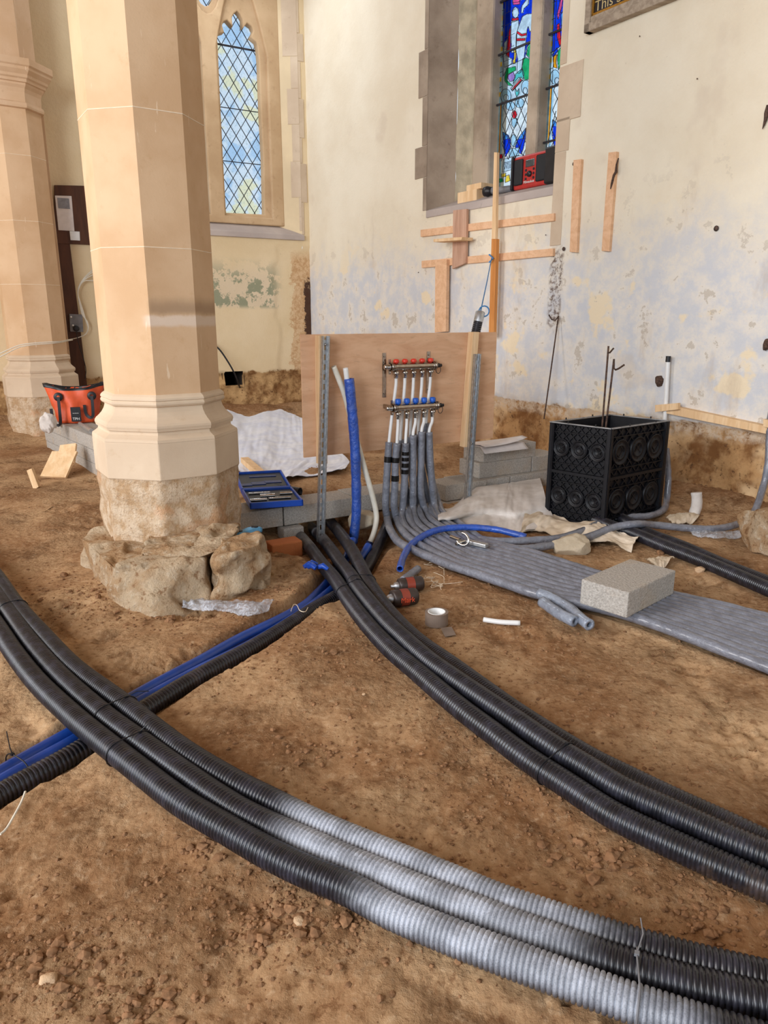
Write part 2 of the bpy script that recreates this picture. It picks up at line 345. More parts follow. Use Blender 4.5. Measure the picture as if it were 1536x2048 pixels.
def m_block():
    t=NT('concrete_block',.95,spec=.15); n=t.noise(120,5,.8); v=t.vor(140); n2=t.noise(4,5,.6)
    col=t.mix(t.ramp(n,.35,.65),lin((160,154,146)),lin((196,190,182))); col=t.mix(t.ramp(v,.16,.05),col,lin((120,114,106))); col=t.mix(t.math('MULTIPLY',t.ramp(n2,.5,.68),.4),col,lin((188,166,138)))
    t.color(col); t.bump(t.math('ADD',n,v),.6,.004); return t.m
def m_metal(name,c,rough=.3): return simple(name,c,rough,1.0,.1,60)
def m_film(name,alpha=.55,c=(225,230,238)):
    t=NT(name,.12,spec=.9); t.color(lin(c)); n=t.noise(35,4,.7,dist=1.5); t.bump(n,.9,.006); t.l(t.math('ADD',t.math('MULTIPLY',t.ramp(n,.4,.65),.45),alpha-.25),t.b.inputs['Alpha']); return t.m
def m_cloth(name,a,b,sc_=200,bmp=.5):
    t=NT(name,.95,spec=.1); n=t.noise(sc_,5,.8); n2=t.noise(6,5,.6); col=t.mix(t.ramp(n2,.35,.65),lin(a),lin(b)); col=t.mix(t.math('MULTIPLY',t.ramp(n,.55,.75),.35),col,lin(tuple(int(x*.75) for x in a))); t.color(col); t.bump(n,bmp,.003); return t.m
M={}
M['ground']=m_ground(); M['pr']=m_plaster_right(); M['pb']=m_plaster_back()
M['stone']=m_stone('ashlar_stone',(206,172,136),(218,188,156),(190,154,120))
M['stone2']=m_stone('pale_base_stone',(206,184,158),(220,200,174),(186,158,126),streak=False)
M['stoneb']=m_stone('window_stone',(188,158,122),(206,178,142),(150,118,86),streak=False)
M['stoneg']=m_stone('weathered_grey_stone',(150,134,116),(190,174,154),(112,94,78),streak=False,bump=.5)
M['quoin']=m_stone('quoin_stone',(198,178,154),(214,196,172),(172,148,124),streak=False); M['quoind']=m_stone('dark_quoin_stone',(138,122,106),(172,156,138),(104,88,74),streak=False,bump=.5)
M['rough']=m_stone('rough_footing_stone',(190,154,116),(218,192,160),(146,106,72),streak=False,bump=1.0)
M['sill']=m_stone('sill_stone',(176,164,158),(190,178,170),(150,138,130),streak=False)
M['black']=m_duct('black_duct')
M['blacksmooth']=simple('black_plastic',(22,22,28),.45,var=.2)
M['foam']=m_foam('grey_foam_film',(126,130,142)); M['foam2']=m_foam('pale_grey_foam_film',(146,156,172))
M['bluef']=m_foam('blue_foam_film',(24,84,190)); M['blue']=simple('blue_pipe_plastic',(24,66,150),.35,var=.15,scale=8)
M['navy']=simple('dark_blue_film',(28,52,110),.35,var=.2)
M['white']=simple('white_plastic',(232,232,230),.35,var=.03); M['whitew']=simple('ivory_plastic',(228,222,206),.4,var=.05)
M['ply']=m_wood('plywood',(208,162,126),(222,180,144),(2.2,2.2,9),False); M['ply2']=m_wood('plywood_edge',(206,168,124),(222,188,146),(30,30,3),False)
M['pine']=m_wood('pine_timber',(222,184,138),(238,206,164),(12,12,1.2)); M['pinep']=m_wood('pink_pine_batten',(222,176,136),(236,194,156),(3,12,12))
M['old']=m_wood('reddish_board',(186,146,122),(204,166,142),(14,14,1.5)); M['orangew']=m_wood('orange_batten',(196,128,66),(216,150,84),(12,12,1))
M['dark']=m_wood('dark_panelling',(74,44,28),(92,56,36),(10,10,1.5),False,.5)
M['block']=m_block(); M['brick']=m_stone('red_brick',(176,104,62),(196,126,80),(140,84,52),streak=False,bump=.7)
M['steel']=m_metal('galvanised_steel',(200,202,204),.5); M['chrome']=m_metal('polished_steel',(206,204,200),.16); M['mani']=m_metal('manifold_steel',(170,158,146),.24)
M['rust']=simple('rusty_rebar',(92,70,58),.75,.4,.3,80,.5); M['red']=simple('red_plastic',(224,62,44),.4,var=.06); M['bluecap']=simple('blue_cap_plastic',(26,94,200),.4,var=.06)
M['radio']=simple('red_radio_plastic',(178,44,40),.45,var=.08); M['tape']=simple('brown_tape',(128,112,100),.4,var=.06); M['btape']=simple('black_tape',(12,12,14),.25,var=.1)
M['fab']=m_cloth('geotextile_fabric',(204,196,188),(228,222,216)); M['fab2']=m_cloth('sandy_fabric',(204,186,160),(224,210,190)); M['memb']=m_cloth('white_membrane',(222,228,244),(238,242,250),30,.6)
M['paper']=simple('white_paper',(228,220,216),.8,var=.04); M['orange']=simple('orange_tarpaulin',(226,92,48),.45,var=.1,scale=9,bump=.4,bd=.01)
M['gold']=m_metal('gilt_wood',(196,150,70),.4); M['frame']=m_wood('grey_frame_wood',(150,134,116),(178,162,142),(4,20,20),False); M['lead']=simple('lead_came',(48,46,52),.5,.3)
M['teal']=simple('light_blue_plastic',(84,150,190),.4,var=.05); M['grey']=simple('grey_plastic',(126,126,130),.5); M['string']=simple('pale_string',(216,200,176),.8)
M['crate']=simple('black_crate_plastic',(12,12,18),.5,var=.2,scale=30,spec=.35); M['rope']=simple('blue_rope',(70,134,190),.8); M['granite']=m_stone('granite_rubble',(176,160,136),(206,192,168),(120,104,84),streak=False,bump=1)
M['film']=m_film('clear_plastic_film',.42,(214,220,230)); M['speaker']=simple('speaker_grille',(26,28,32),.7,bump=.4,scale=200); M['can']=simple('spray_can_red',(150,66,50),.4,.2); M['cand']=simple('spray_can_dark',(66,56,52),.4,.3)
M['joint']=simple('pale_mortar',(232,212,184),.9,var=.05)
# ============================================================ THE SETTING
def wall_grid(parts,disp,step=.04):
    VV=[];FF=[];o=0
    for (a0,a1,z0,z1) in parts:
        na=max(2,int((a1-a0)/step)+1);nz=max(2,int((z1-z0)/step)+1)
        A,Z=np.meshgrid(np.linspace(a0,a1,na),np.linspace(z0,z1,nz)); Yd=disp(A,Z)
        VV.append(np.stack([A,Yd,Z],2).reshape(-1,3)); i=np.arange(nz-1)[:,None]*na+np.arange(na-1)[None,:]
        FF.append(np.stack([i,i+1,i+na+1,i+na],2).reshape(-1,4)+o); o+=na*nz
    return np.concatenate(VV),np.concatenate(FF)
def local_wall(name,F,V,Fc,mat):
    me=mesh_np(name,V,Fc,True); o=bpy.data.objects.new(name,me); sc.collection.objects.link(o); me.materials.append(mat); o.matrix_world=F.mat(); props(o,kind='structure'); return o
def disp_r(A,Z):
    e=.47+.02*fbm(A*9,Z*0+3)+.012*fbm(A*40,Z*0)
    m=np.clip((e-Z)/.015,0,1)
    r=.035+.05*fbm(A*5,Z*5,5)+.03*fbm(A*16,Z*16,4); p=.006*fbm(A*1.5,Z*1.5)+.003*fbm(A*9,Z*9)
    side=np.where((Z>1.95)&(A>2.0)&(A<3.7),0,1)
    return m*(r-.10*np.clip(.2-Z,0,1))+(1-m)*p*side
ZT=4.98; SA,SB,SZ=2.127,3.606,2.0
V,Fc=wall_grid([(-.02,SA,-.3,ZT),(SA,SB,-.3,SZ),(SB,7.6,-.3,ZT)],disp_r,.03)
Ve,Fe=wall_grid([(7.6,15.5,-.3,ZT)],lambda A,Z:A*0,.4); Fc=np.concatenate([Fc,Fe+len(V)]); V=np.concatenate([V,Ve])
local_wall('wall_right',FR,V,Fc,M['pr'])
LA,LB,LZ=-1.90,-.09,1.97
def disp_l(A,Z):
    e=.52+.03*fbm(A*7,Z*0+5); m=np.clip((e-Z)/.02,0,1); r=.03+.05*fbm(A*5+30,Z*5,5)+.02*fbm(A*16,Z*16,4)
    hole=np.exp(-(((A+.86)/.14)**4+((Z-.44)/.10)**4)); p=.005*fbm(A*2+7,Z*2)
    side=np.where((Z>1.9)&(A>-2)&(A<-.05),0,1)
    ex=.012*np.clip((A+.42+.12*fbm(A*3,Z*4))/.03,0,1)*(Z<1.85)
    return m*r+(1-m)*p*side+ex
V,Fc=wall_grid([(-6.0,LA,-.3,ZT),(LA,LB,-.3,LZ),(LB,.06,-.3,ZT)],disp_l,.025)
Ve,Fe=wall_grid([(-9.0,-6.0,-.3,ZT)],lambda A,Z:A*0,.4); Fc=np.concatenate([Fc,Fe+len(V)]); V=np.concatenate([V,Ve])
hs,hz_=FL.hit(468,757,0); cc=V[Fc].mean(1); Fc=Fc[~((np.abs(cc[:,0]-hs)<.10)&(np.abs(cc[:,2]-hz_)<.075))]
wb_=local_wall('wall_back',FL,V,Fc,M['pb'])
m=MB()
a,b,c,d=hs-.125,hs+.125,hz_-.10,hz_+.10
m.add([FL.pt(x,y,z) for y in (.02,.5) for x,z in ((a,c),(b,c),(b,d),(a,d))],[(4,5,6,7),(0,1,5,4),(1,2,6,5),(2,3,7,6),(3,0,4,7)]); o=m.build('wall_recess',simple('shaded_recess',(52,40,32),.95),None,fix=False); o.name='trim_6'; props(o,kind='structure')  # shade of the hole is put into its dark lining colour
# ---- quoins: bands of bare stone let into the plaster, alternately long and short
def quoins(F,name,a,sgn,z0,z1,w,h,lab,yo=0,inn=.1):
    m=MB(); z=z0;k=0
    while z<z1:
        hh=h*(1+.25*math.sin(k*2.3)); ww=w[k%2]*(1+.12*math.sin(k*1.7))
        a0,a1=sorted((a,a+sgn*ww)); m.fbox(F,a0,a1,-.006+yo,.012+yo,z+.004,min(z+hh,z1)); z+=hh;k+=1
    o=m.build(name,M['quoin'],None,.003); props(o,kind='structure'); return o
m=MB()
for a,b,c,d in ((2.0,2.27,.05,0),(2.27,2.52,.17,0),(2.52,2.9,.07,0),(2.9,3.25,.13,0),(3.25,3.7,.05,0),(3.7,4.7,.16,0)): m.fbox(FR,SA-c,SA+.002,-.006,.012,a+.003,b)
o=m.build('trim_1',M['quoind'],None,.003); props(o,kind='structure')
m=MB()
for y0,y1,x in ((-300,118,1158),(118,232,1168),(232,300,1141)):
    a1,zt_=FR.hit(x,y0); _,zb_=FR.hit(x,y1); m.fbox(FR,SB-.002,a1,-.005,.012,zb_+.003,zt_)
m.fbox(FR,SB-.002,SB+.10,-.004,.012,1.6,FR.hit(1141,300)[1]); o=m.build('trim_2',M['quoin'],None,.003); props(o,kind='structure')
quoins(FL,'trim_3',LB,1,1.98,ZT,(.03,.065),.33,'')
# ---- window_1: leaded two light window in the back wall
win=thing('window_1',None,None,FL.pt((LA+LB)/2,0,LZ),kind='structure'); GY=.2
px1=[(448.4,428.5),(529,432),(526.5,317),(521.6,220),(518,122),(515.5,97.7),(512,84),(502,75.7),(504.5,71),(507,63),(502,52.5),(491,45),(485,52.5),(485,39),(477.6,27),(471.5,20.7),(464,27),(459.3,36.6),(460.5,48.8),(452,39),(443.5,42.7),(439.8,52.5),(443.5,64.7),(435,67),(430,73),(431.7,97.7),(436,195),(442,317)]
L1=[FL.hit(x,y,GY-.02) for x,y in px1]; MC=-.993
L2=[(2*MC-a+.03,z) for a,z in L1][::-1]
Q=[(MC+.21*math.cos(t)*(1+.16*math.cos(4*t)),4.36+.27*math.sin(t)*(1+.16*math.cos(4*t))) for t in [2*math.pi*i/32 for i in range(32)]]
def plate(F,name,outer,holes,y0,y1,mat,parent,bev=.0):
    cu=bpy.data.curves.new(name,'CURVE'); cu.dimensions='2D'; cu.fill_mode='BOTH'; cu.extrude=(y1-y0)/2; cu.bevel_depth=bev; cu.bevel_resolution=2
    for loop in [outer]+holes:
        s=cu.splines.new('POLY'); s.points.add(len(loop)-1); s.use_cyclic_u=True
        for i,(a,z) in enumerate(loop): s.points[i].co=(a,z,0,1)
    t=bpy.data.objects.new('tmp',cu); sc.collection.objects.link(t); me=bpy.data.meshes.new_from_object(t.evaluated_get(bpy.context.evaluated_depsgraph_get())); bpy.data.objects.remove(t)
    R=Matrix(((1,0,0,0),(0,0,-1,(y0+y1)/2),(0,1,0,0),(0,0,0,1))); me.transform(F.mat()@R)
    return link(name,me,mat,parent)
out=[(-1.72,2.08),(-.26,2.08),(-.26,4.75),(-1.72,4.75)]
def grow(loop,k,c=None):
    c=c or (sum(a for a,z in loop)/len(loop),sum(z for a,z in loop)/len(loop)); return [(c[0]+(a-c[0])*k[0],c[1]+(z-c[1])*k[1]) for a,z in loop]
plate(FL,'stone_tracery',out,[L1,L2,Q],GY-.045,GY+.03,M['stoneb'],win,.012)
# outer moulded order: plain pointed arches in front
def arch(a0,a1,z0,zs,zt,n=14,k=.5):
    c=(a0+a1)/2; P=[(a0,z0),(a1,z0)]
    for i in range(n+1):
        t=i/n; P.append((a1+(c-a1)*(t**1.15)*1.0 - (0 if t in(0,1) else .055*math.sin(math.pi*t)*-1)*(1-t)*0, zs+(zt-zs)*math.sin(t*math.pi/2)**1.2))
    for i in range(n-1,-1,-1):
        t=i/n; P.append((a0+(c-a0)*(t**1.15), zs+(zt-zs)*math.sin(t*math.pi/2)**1.2))
    return P
plate(FL,'outer_moulding',out,[arch(-.93,-.37,2.13,3.72,4.42),arch(2*MC+.37,2*MC+.93,2.13,3.72,4.42),grow(Q,(1.25,1.25))],GY-.09,GY-.055,M['stoneb'],win,.014)
# splayed reveals and sill
m=MB(); m.add([FL.pt(LB,-.004,LZ-.02),FL.pt(-.30,GY-.07,2.05),FL.pt(-.30,GY-.07,ZT),FL.pt(LB,-.004,ZT)],[(0,1,2,3)]); m.add([FL.pt(LA,-.004,LZ-.02),FL.pt(-1.68,GY-.07,2.05),FL.pt(-1.68,GY-.07,ZT),FL.pt(LA,-.004,ZT)],[(3,2,1,0)])
M['plain']=simple('cream_plaster',(222,202,166),.9,var=.05,scale=3,bump=.3,bd=.004); pr=m.build('reveal',M['plain'],win,fix=False)
m=MB(); RL=(FL.pt(-.30,GY-.07,0)-FL.pt(LB,-.004,0)); RN=RL.cross(Vector((0,0,1))).normalized(); RN=RN if RN.y<0 else -RN
for z0_,z1_,f in ((2.02,2.36,.10),(2.36,2.72,.42),(2.72,3.08,.32),(3.08,3.42,.48),(3.42,3.72,.30),(3.72,4.7,.62)):
    o_=FL.pt(LB,-.004,0); m.hexa([o_+RL*a+RN*b+Vector((0,0,z)) for z in (z0_+.003,z1_) for a,b in ((-.01,-.002),(f,-.002),(f,.004),(-.01,.004))])
m.build('quoin_stones',M['quoin'],win,.002)
m=MB(); m.hexa([FL.pt(LA-.02,-.03,LZ-.05),FL.pt(LB+.02,-.03,LZ-.05),FL.pt(LB-.0,.3,LZ-.05),FL.pt(LA,.3,LZ-.05),FL.pt(LA-.02,-.03,LZ+.005),FL.pt(LB+.02,-.03,LZ+.005),FL.pt(-.28,GY-.06,LZ+.1),FL.pt(-1.70,GY-.06,LZ+.1)]); m.build('sill',M['sill'],win,.006)
# glazing
def m_glass(name,outside_tints,scale,sky=.0):
    t=NT(name,.08,spec=.6); co=t.coord(); n=t.noise(scale,3,.6,co); n2=t.noise(scale*14,3,.7,co); a=outside_tints
    col=t.mix(t.ramp(n,.40,.50),lin(a[0]),lin(a[1])); col=t.mix(t.ramp(n,.54,.60),col,lin(a[2])); col=t.mix(t.math('MULTIPLY',t.ramp(n2,.5,.75),.55),col,lin(a[3]))
    tr=t.n('BsdfTransparent'); t.l(col,tr.inputs[0]); g=t.n('BsdfGlossy'); g.inputs['Roughness'].default_value=.1; mx=t.n('MixShader'); mx.inputs[0].default_value=.05
    t.l(tr.outputs[0],mx.inputs[1]); t.l(g.outputs[0],mx.inputs[2]); t.l(mx.outputs[0],t.t.nodes['Material Output'].inputs[0]); return t.m
M['clear']=m_glass('leaded_glass',((218,235,250),(242,248,253),(250,248,228),(196,212,216)),3.2)  # blue and yellow light of the view outside is put into the pane colours
m=MB(); m.fbox(FL,-1.6,-.38,GY+.045,GY+.049,2.1,4.7); m.build('glass',M['clear'],win)
m=MB()
def lattice(m,F,a0,a1,z0,z1,dx,dz,y,w):
    # families of diagonals clipped to the rectangle
    for sg in (1,-1):
        k=-60
        while k<60:
            pts=[]
            a=a0; z=z0+sg*(a0-a0)*dz/dx+k*dz
            za=z0+k*dz; zb=za+sg*(a1-a0)*dz/dx
            t0,t1=0.,1.; d=zb-za
            if abs(d)>1e-6:
                u,v=(z0-za)/d,(z1-za)/d
                if u>v: u,v=v,u
                t0,t1=max(0,u),min(1,v)
            if t1-t0>.01: m.bar(F.pt(a0+(a1-a0)*t0,y,za+d*t0),F.pt(a0+(a1-a0)*t1,y,za+d*t1),w,w*.8)
            k+=1
lattice(m,FL,-.93,-.38,2.12,4.2,.112,.166,GY+.042,.0075); lattice(m,FL,-1.6,-1.05,2.12,4.2,.112,.166,GY+.042,.0075); lattice(m,FL,-1.25,-.73,4.1,4.65,.1,.15,GY+.042,.0075)
m.build('lead_lattice',M['lead'],win)
m=MB()
for z,w in ((3.77,.016),(3.2,.007),(2.69,.007)): m.fbox(FL,-.95,-.36,GY+.03,GY+.04,z,z+w); m.fbox(FL,-1.62,-1.03,GY+.03,GY+.04,z,z+w)
m.build('saddle_bar',M['lead'],win)
# ---- window_2: stained glass window in the right wall
win2=thing('window_2',None,None,FR.pt((SA+SB)/2,0,SZ),kind='structure'); GZ=.4
m=MB(); m.fbox(FR,2.998,3.117,.29,.43,1.98,ZT); m.build('mullion',M['stoneg'],win2,.02)
m=MB(); m.fbox(FR,2.36,2.567,.30,.5,1.98,ZT); m.build('jamb',M['stoneg'],win2,.02); m=MB(); m.fbox(FR,3.55,3.75,.30,.5,1.98,ZT); m.build('jamb',M['stoneg'],win2,.02)
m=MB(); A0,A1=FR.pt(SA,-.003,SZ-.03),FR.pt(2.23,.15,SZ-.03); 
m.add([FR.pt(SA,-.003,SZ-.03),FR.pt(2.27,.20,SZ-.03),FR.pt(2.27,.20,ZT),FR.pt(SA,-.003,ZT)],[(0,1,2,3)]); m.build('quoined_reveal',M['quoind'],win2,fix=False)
m=MB(); N=30; VV=[];FF=[]
for i in range(N+1):
    for j in range(80):
        a=2.27+(2.42-2.27)*i/N; y=.20+(.42-.20)*i/N; z=SZ-.03+(ZT-SZ+.03)*j/79; VV.append(FR.pt(a,y+.012*float(fbm(i*.22,j*.4,4)),z))
for i in range(N):
    for j in range(79): FF.append((i*80+j,(i+1)*80+j,(i+1)*80+j+1,i*80+j+1))
m.add(VV,FF,0,True); M['plr']=simple('old_plaster',(196,184,158),.9,var=.12,scale=8,bump=.7,bd=.02); m.build('plastered_reveal',M['plr'],win2,fix=False)
m=MB(); m.add([FR.pt(SB,-.003,SZ-.03),FR.pt(3.68,.42,SZ-.03),FR.pt(3.68,.42,ZT),FR.pt(SB,-.003,ZT)],[(3,2,1,0)]); m.build('plastered_reveal',M['plr'],win2,fix=False)
m=MB(); m.hexa([FR.pt(SA,-.008,SZ-.06),FR.pt(SB,-.008,SZ-.06),FR.pt(3.7,.46,SZ-.06),FR.pt(2.3,.46,SZ-.06),FR.pt(SA,-.008,SZ-.002),FR.pt(SB,-.008,SZ-.002),FR.pt(3.7,.46,SZ+.17),FR.pt(2.3,.46,SZ+.17)]); m.build('sill',M['sill'],win2,.006)
def gm(c): 
    t=NT('coloured_glass',.1); n=t.noise(22,3,.6); cl=lin(c); d=tuple(x*.72 for x in cl[:3])+(1,); col=t.mix(t.ramp(n,.3,.7),d,tuple(min(1,x*1.1) for x in cl[:3])+(1,))
    tr=t.n('BsdfTransparent'); t.l(col,tr.inputs[0]); t.l(tr.outputs[0],t.t.nodes['Material Output'].inputs[0]); return t.m
GC=dict(pale=gm((176,220,244)),white=gm((236,246,255)),blue=gm((22,62,226)),sky=gm((70,150,240)),red=gm((236,40,56)),green=gm((40,176,110)),yel=gm((250,214,70)),orn=gm((244,164,30)),pur=gm((176,140,214)),horse=gm((206,230,246)),teal=gm((90,200,200)),pink=gm((240,90,160)))
GL=list(GC.keys())
def zp(x,y): return FR.hit(980+x/5.12,y/5.12,GZ)
# each piece: (colour, outline on the glass in drawing units)
P1=[('blue',[(145,-300),(470,-300),(455,200),(440,400),(380,480),(360,600),(150,690),(135,480)]),
('horse',[(235,-60),(300,-80),(330,-10),(300,20),(235,30)]),('pink',[(235,-10),(310,-15),(305,45),(240,50)]),
('horse',[(330,60),(375,0),(400,-5),(395,50),(350,90),(340,135),(320,130)]),
('horse',[(240,90),(262,70),(290,90),(298,130),(290,170),(262,188),(236,165),(228,130)]),
('red',[(228,185),(262,190),(292,180),(296,205),(250,225),(226,212)]),
('horse',[(222,215),(296,205),(300,260),(280,330),(272,500),(262,540),(222,540),(216,380)]),
('red',[(215,262),(212,420),(200,585),(168,572),(182,460),(196,330)]),
('horse',[(150,440),(182,400),(168,560),(200,590),(230,600),(225,650),(190,680),(160,740),(140,780),(135,560)]),
('horse',[(300,260),(335,170),(380,145),(445,140),(448,220),(440,300),(410,330),(395,270),(384,300),(372,420),(360,520),(352,600),(318,740),(296,755),(280,750),(286,600),(268,520),(272,360)]),
('red',[(282,318),(330,350),(378,340),(374,362),(325,372),(278,342)]),('red',[(272,395),(365,392),(362,416),(272,420)]),
('yel',[(248,510),(272,520),(262,650),(240,655),(236,620),(250,600)]),
('green',[(395,462),(436,440),(430,560),(408,600),(375,560)]),('green',[(340,600),(375,590),(430,620),(425,800),(360,825),(340,760),(330,700)]),
('teal',[(265,760),(335,700),(352,760),(340,830),(300,790),(240,860),(255,800)]),
('green',[(175,700),(265,680),(270,720),(190,760),(175,820),(215,860),(235,880),(190,875),(155,830),(155,770)]),
('pur',[(190,770),(240,735),(262,790),(240,830),(205,835),(188,800)]),
('white',[(215,905),(320,790),(345,815),(232,935)]),('red',[(225,915),(318,806),(330,820),(236,925)]),
('teal',[(262,900),(280,940),(302,905),(300,960),(276,995),(262,950)]),
('pale',[(165+55*math.cos(t),985+75*math.sin(t)) for t in np.linspace(0,2*math.pi,14)[:-1]]),('horse',[(168+26*math.cos(t),1000+34*math.sin(t)) for t in np.linspace(0,2*math.pi,12)[:-1]]),
('pale',[(372+48*math.cos(t),895+75*math.sin(t)) for t in np.linspace(0,2*math.pi,14)[:-1]]),('horse',[(365+22*math.cos(t),930+34*math.sin(t)) for t in np.linspace(0,2*math.pi,12)[:-1]]),
('pale',[(212+46*math.cos(t),1085+48*math.sin(t)) for t in np.linspace(0,2*math.pi,14)[:-1]]),('pale',[(306+48*math.cos(t),1055+50*math.sin(t)) for t in np.linspace(0,2*math.pi,14)[:-1]]),
('red',[(252+25*math.cos(t),1172+40*math.sin(t)) for t in np.linspace(0,2*math.pi,12)[:-1]]),
('pale',[(228,1218),(280,1212),(282,1270),(250,1315),(226,1280)]),
('blue',[(133,1350),(192,1385),(214,1440),(212,1520),(160,1610),(140,1500)]),('sky',[(133,1350),(175,1372),(200,1420),(150,1430)]),
('blue',[(374,1308),(365,1420),(345,1520),(322,1580),(262,1530),(268,1470),(310,1390)]),('sky',[(374,1308),(310,1390),(285,1430),(340,1420)]),
('pale',[(248+32*math.cos(t),1440+64*math.sin(t)) for t in np.linspace(0,2*math.pi,14)[:-1]]),('pale',[(200,1530),(300,1510),(300,1590),(198,1610)]),
('horse',[(140,1630),(350,1585),(355,1700),(130,1765)]),('red',[(92,1585),(130,1578),(130,1620),(92,1628)]),
('yel',[(120,1780),(165,1770),(160,1810),(118,1815)]),('green',[(95,1830),(130,1825),(140,1860),(100,1870)]),('yel',[(165,1800),(200,1790),(210,1850),(160,1870)])]
dx2=535-30
P2=[('blue',[(660,-300),(800,-300),(760,250),(730,470),(640,540),(655,200)]),('pink',[(752,-20),(735,90),(700,200),(690,150),(712,60),(725,-20)]),
('red',[(688,255),(712,240),(722,330),(738,450),(715,470),(690,380)]),('sky',[(730,150),(760,100),(760,260),(735,300)]),
('orn',[(648,600),(660,570),(690,560),(680,640),(690,700),(655,690)]),('green',[(700,520),(735,480),(735,640),(705,720),(695,620)]),('blue',[(640,560),(690,490),(700,520),(650,590)]),
('pale',[(670+48*math.cos(t),790+75*math.sin(t)) for t in np.linspace(0,2*math.pi,14)[:-1]]),('horse',[(690+24*math.cos(t),830+36*math.sin(t)) for t in np.linspace(0,2*math.pi,12)[:-1]]),
('blue',[(645,1225),(690,1260),(712,1330),(700,1480),(660,1500),(640,1380)]),('sky',[(645,1225),(680,1250),(690,1300),(650,1290)])]
led=MB(); zsplit=zp(250,1010)[1]; CS=.0055
def pip(px,pz,poly):
    ins=np.zeros(px.shape,bool); n=len(poly); j=n-1
    for i in range(n):
        xi,zi=poly[i];xj,zj=poly[j]
        ins^=((zi>pz)!=(zj>pz))&(px<(xj-xi)*(pz-zi)/(zj-zi+1e-12)+xi); j=i
    return ins
for off,PS in ((0,P1),(.553,P2)):
    a0,a1=2.555+off,3.0+off; na=int((a1-a0)/CS); nz=int((ZT-2.1)/CS); ax=a0+(np.arange(na)+.5)*CS; az=2.1+(np.arange(nz)+.5)*CS; A,Z=np.meshgrid(ax,az); K=np.full(A.shape,GL.index('white'))
    K[(Z>zsplit)]=GL.index('horse'); K[(A-off<2.585)]=GL.index('pale'); K[(A-off<2.60)&(A-off>=2.585)&(Z<zsplit)&(Z>2.4)]=GL.index('orn'); K[(A-off<2.62)&(A-off>=2.60)&(Z<zsplit)]=GL.index('pale')
    for k in range(9): z=zsplit+.05+k*.11; K[(A-off>2.565)&(A-off<2.583)&(Z>z)&(Z<z+.035)]=GL.index('yel')
    for c,p in PS:
        q=[zp(x,y) for x,y in p]; K[pip(A,Z,q)]=GL.index(c); n=len(q)
        for i in range(n): led.bar(FR.pt(q[i][0],GZ-.004,q[i][1]),FR.pt(q[(i+1)%n][0],GZ-.004,q[(i+1)%n][1]),.0042,.003)
    VX,VZ=np.meshgrid(a0+np.arange(na+1)*CS,2.1+np.arange(nz+1)*CS); W=np.array(FR.O)[None,:]+VX.ravel()[:,None]*np.array(FR.X)+GZ*np.array(FR.Y)+VZ.ravel()[:,None]*np.array((0,0,1.0))
    i=np.arange(nz)[:,None]*(na+1)+np.arange(na)[None,:]; F=np.stack([i,i+1,i+na+2,i+na+1],2).reshape(-1,4); me=mesh_np('stained_glass',W,F,False); o_=link('stained_glass',me,[GC[k] for k in GL],win2); me.polygons.foreach_set('material_index',K.ravel().astype(np.int32))
    lattice(led,FR,2.62+off,3.0+off,2.36,zsplit,.085,.135,GZ-.002,.0045)
    for k in range(9): z=zsplit+.12+k*.11; led.bar(FR.pt(2.555+off,GZ-.002,z),FR.pt(2.60+off,GZ-.002,z),.004,.003)
    led.bar(FR.pt(2.60+off,GZ-.002,2.1),FR.pt(2.60+off,GZ-.002,ZT),.006,.004)
    for k in range(14):
        z=3.1+k*.085; led.bar(FR.pt(2.61+off,GZ-.002,z),FR.pt(2.72+off,GZ-.002,z),.0035,.002); led.bar(FR.pt(2.64+off+.05*(k%2),GZ-.002,z),FR.pt(2.64+off+.05*(k%2),GZ-.002,z+.085),.0035,.002)
led.build('lead_came',M['lead'],win2)
M['ink']=simple('ink',(40,60,90),.8)
for s_,x,y in (('memory of',245,1650),('William',215,1705)):
    a,z=zp(x,y); mt=FR.mat(a,GZ-.008,z)@Matrix.Rotation(math.pi/2,4,'X'); text_obj('inscription',s_,.05,.0005,mt,M['ink'],win2)
m=MB()
for x0,y0,x1,y1 in ((78,572,440,438),(62,1082,415,962),(100,28,240,-5),(590,362,760,320),(565,915,720,872),(535,1468,700,1425)):
    p,q=FR.hp(980+x0/5.12,y0/5.12,.375),FR.hp(980+x1/5.12,y1/5.12,.375); m.bar(p,Vector((q.x,q.y,p.z)),.014,.014)
m.build('saddle_bar',M['lead'],win2)
# ---- roof of daylight is open; floor of excavated earth comes after the pipe routes are known
ROUTES=[]   # (points, centre-to-soil drop, half width)
def route(pts,r,drop=.85,fade=.05): 
    P,_=smooth_path(pts,.03); ROUTES.append((P,r,drop,fade)); return pts
# ---------- pipe routes, taken from their outlines on the ground
def edge_path(pts,r,z,side):
    # pts: pixels along the upper silhouette of the pipe; the axis lies r away, seen from the camera
    out=[]
    n=len(pts)
    for i,(x,y) in enumerate(pts):
        x0,y0=pts[max(i-1,0)];x1,y1=pts[min(i+1,n-1)]; tx,ty=x1-x0,y1-y0;l=math.hypot(tx,ty); nx,ny=-ty/l*side,tx/l*side
        c=G(x,y,z); dep=c.y*CP+(HC-z)*SP; k=r*FPX/dep; out.append(G(x+nx*k,y+ny*k,z))
    return out
RD=.031
def ext(P,a=0,b=0):
    P=[Vector(p) for p in P]
    if a: d=P[0]-P[1]; d.z=0; P=[P[0]+d.normalized()*a]+P
    if b: d=P[-1]-P[-2]; d.z=0; P=P+[P[-1]+d.normalized()*b]
    return P
U_C=[(-60,1075),(0,1139),(44,1199),(104,1264),(161,1321),(255,1389),(323,1441),(391,1490),(487,1546),(560,1582),(639,1621),(700,1647),(830,1699),(908,1730),(1012,1772),(1100,1801),(1230,1843),(1360,1880),(1500,1914),(1640,1945)]
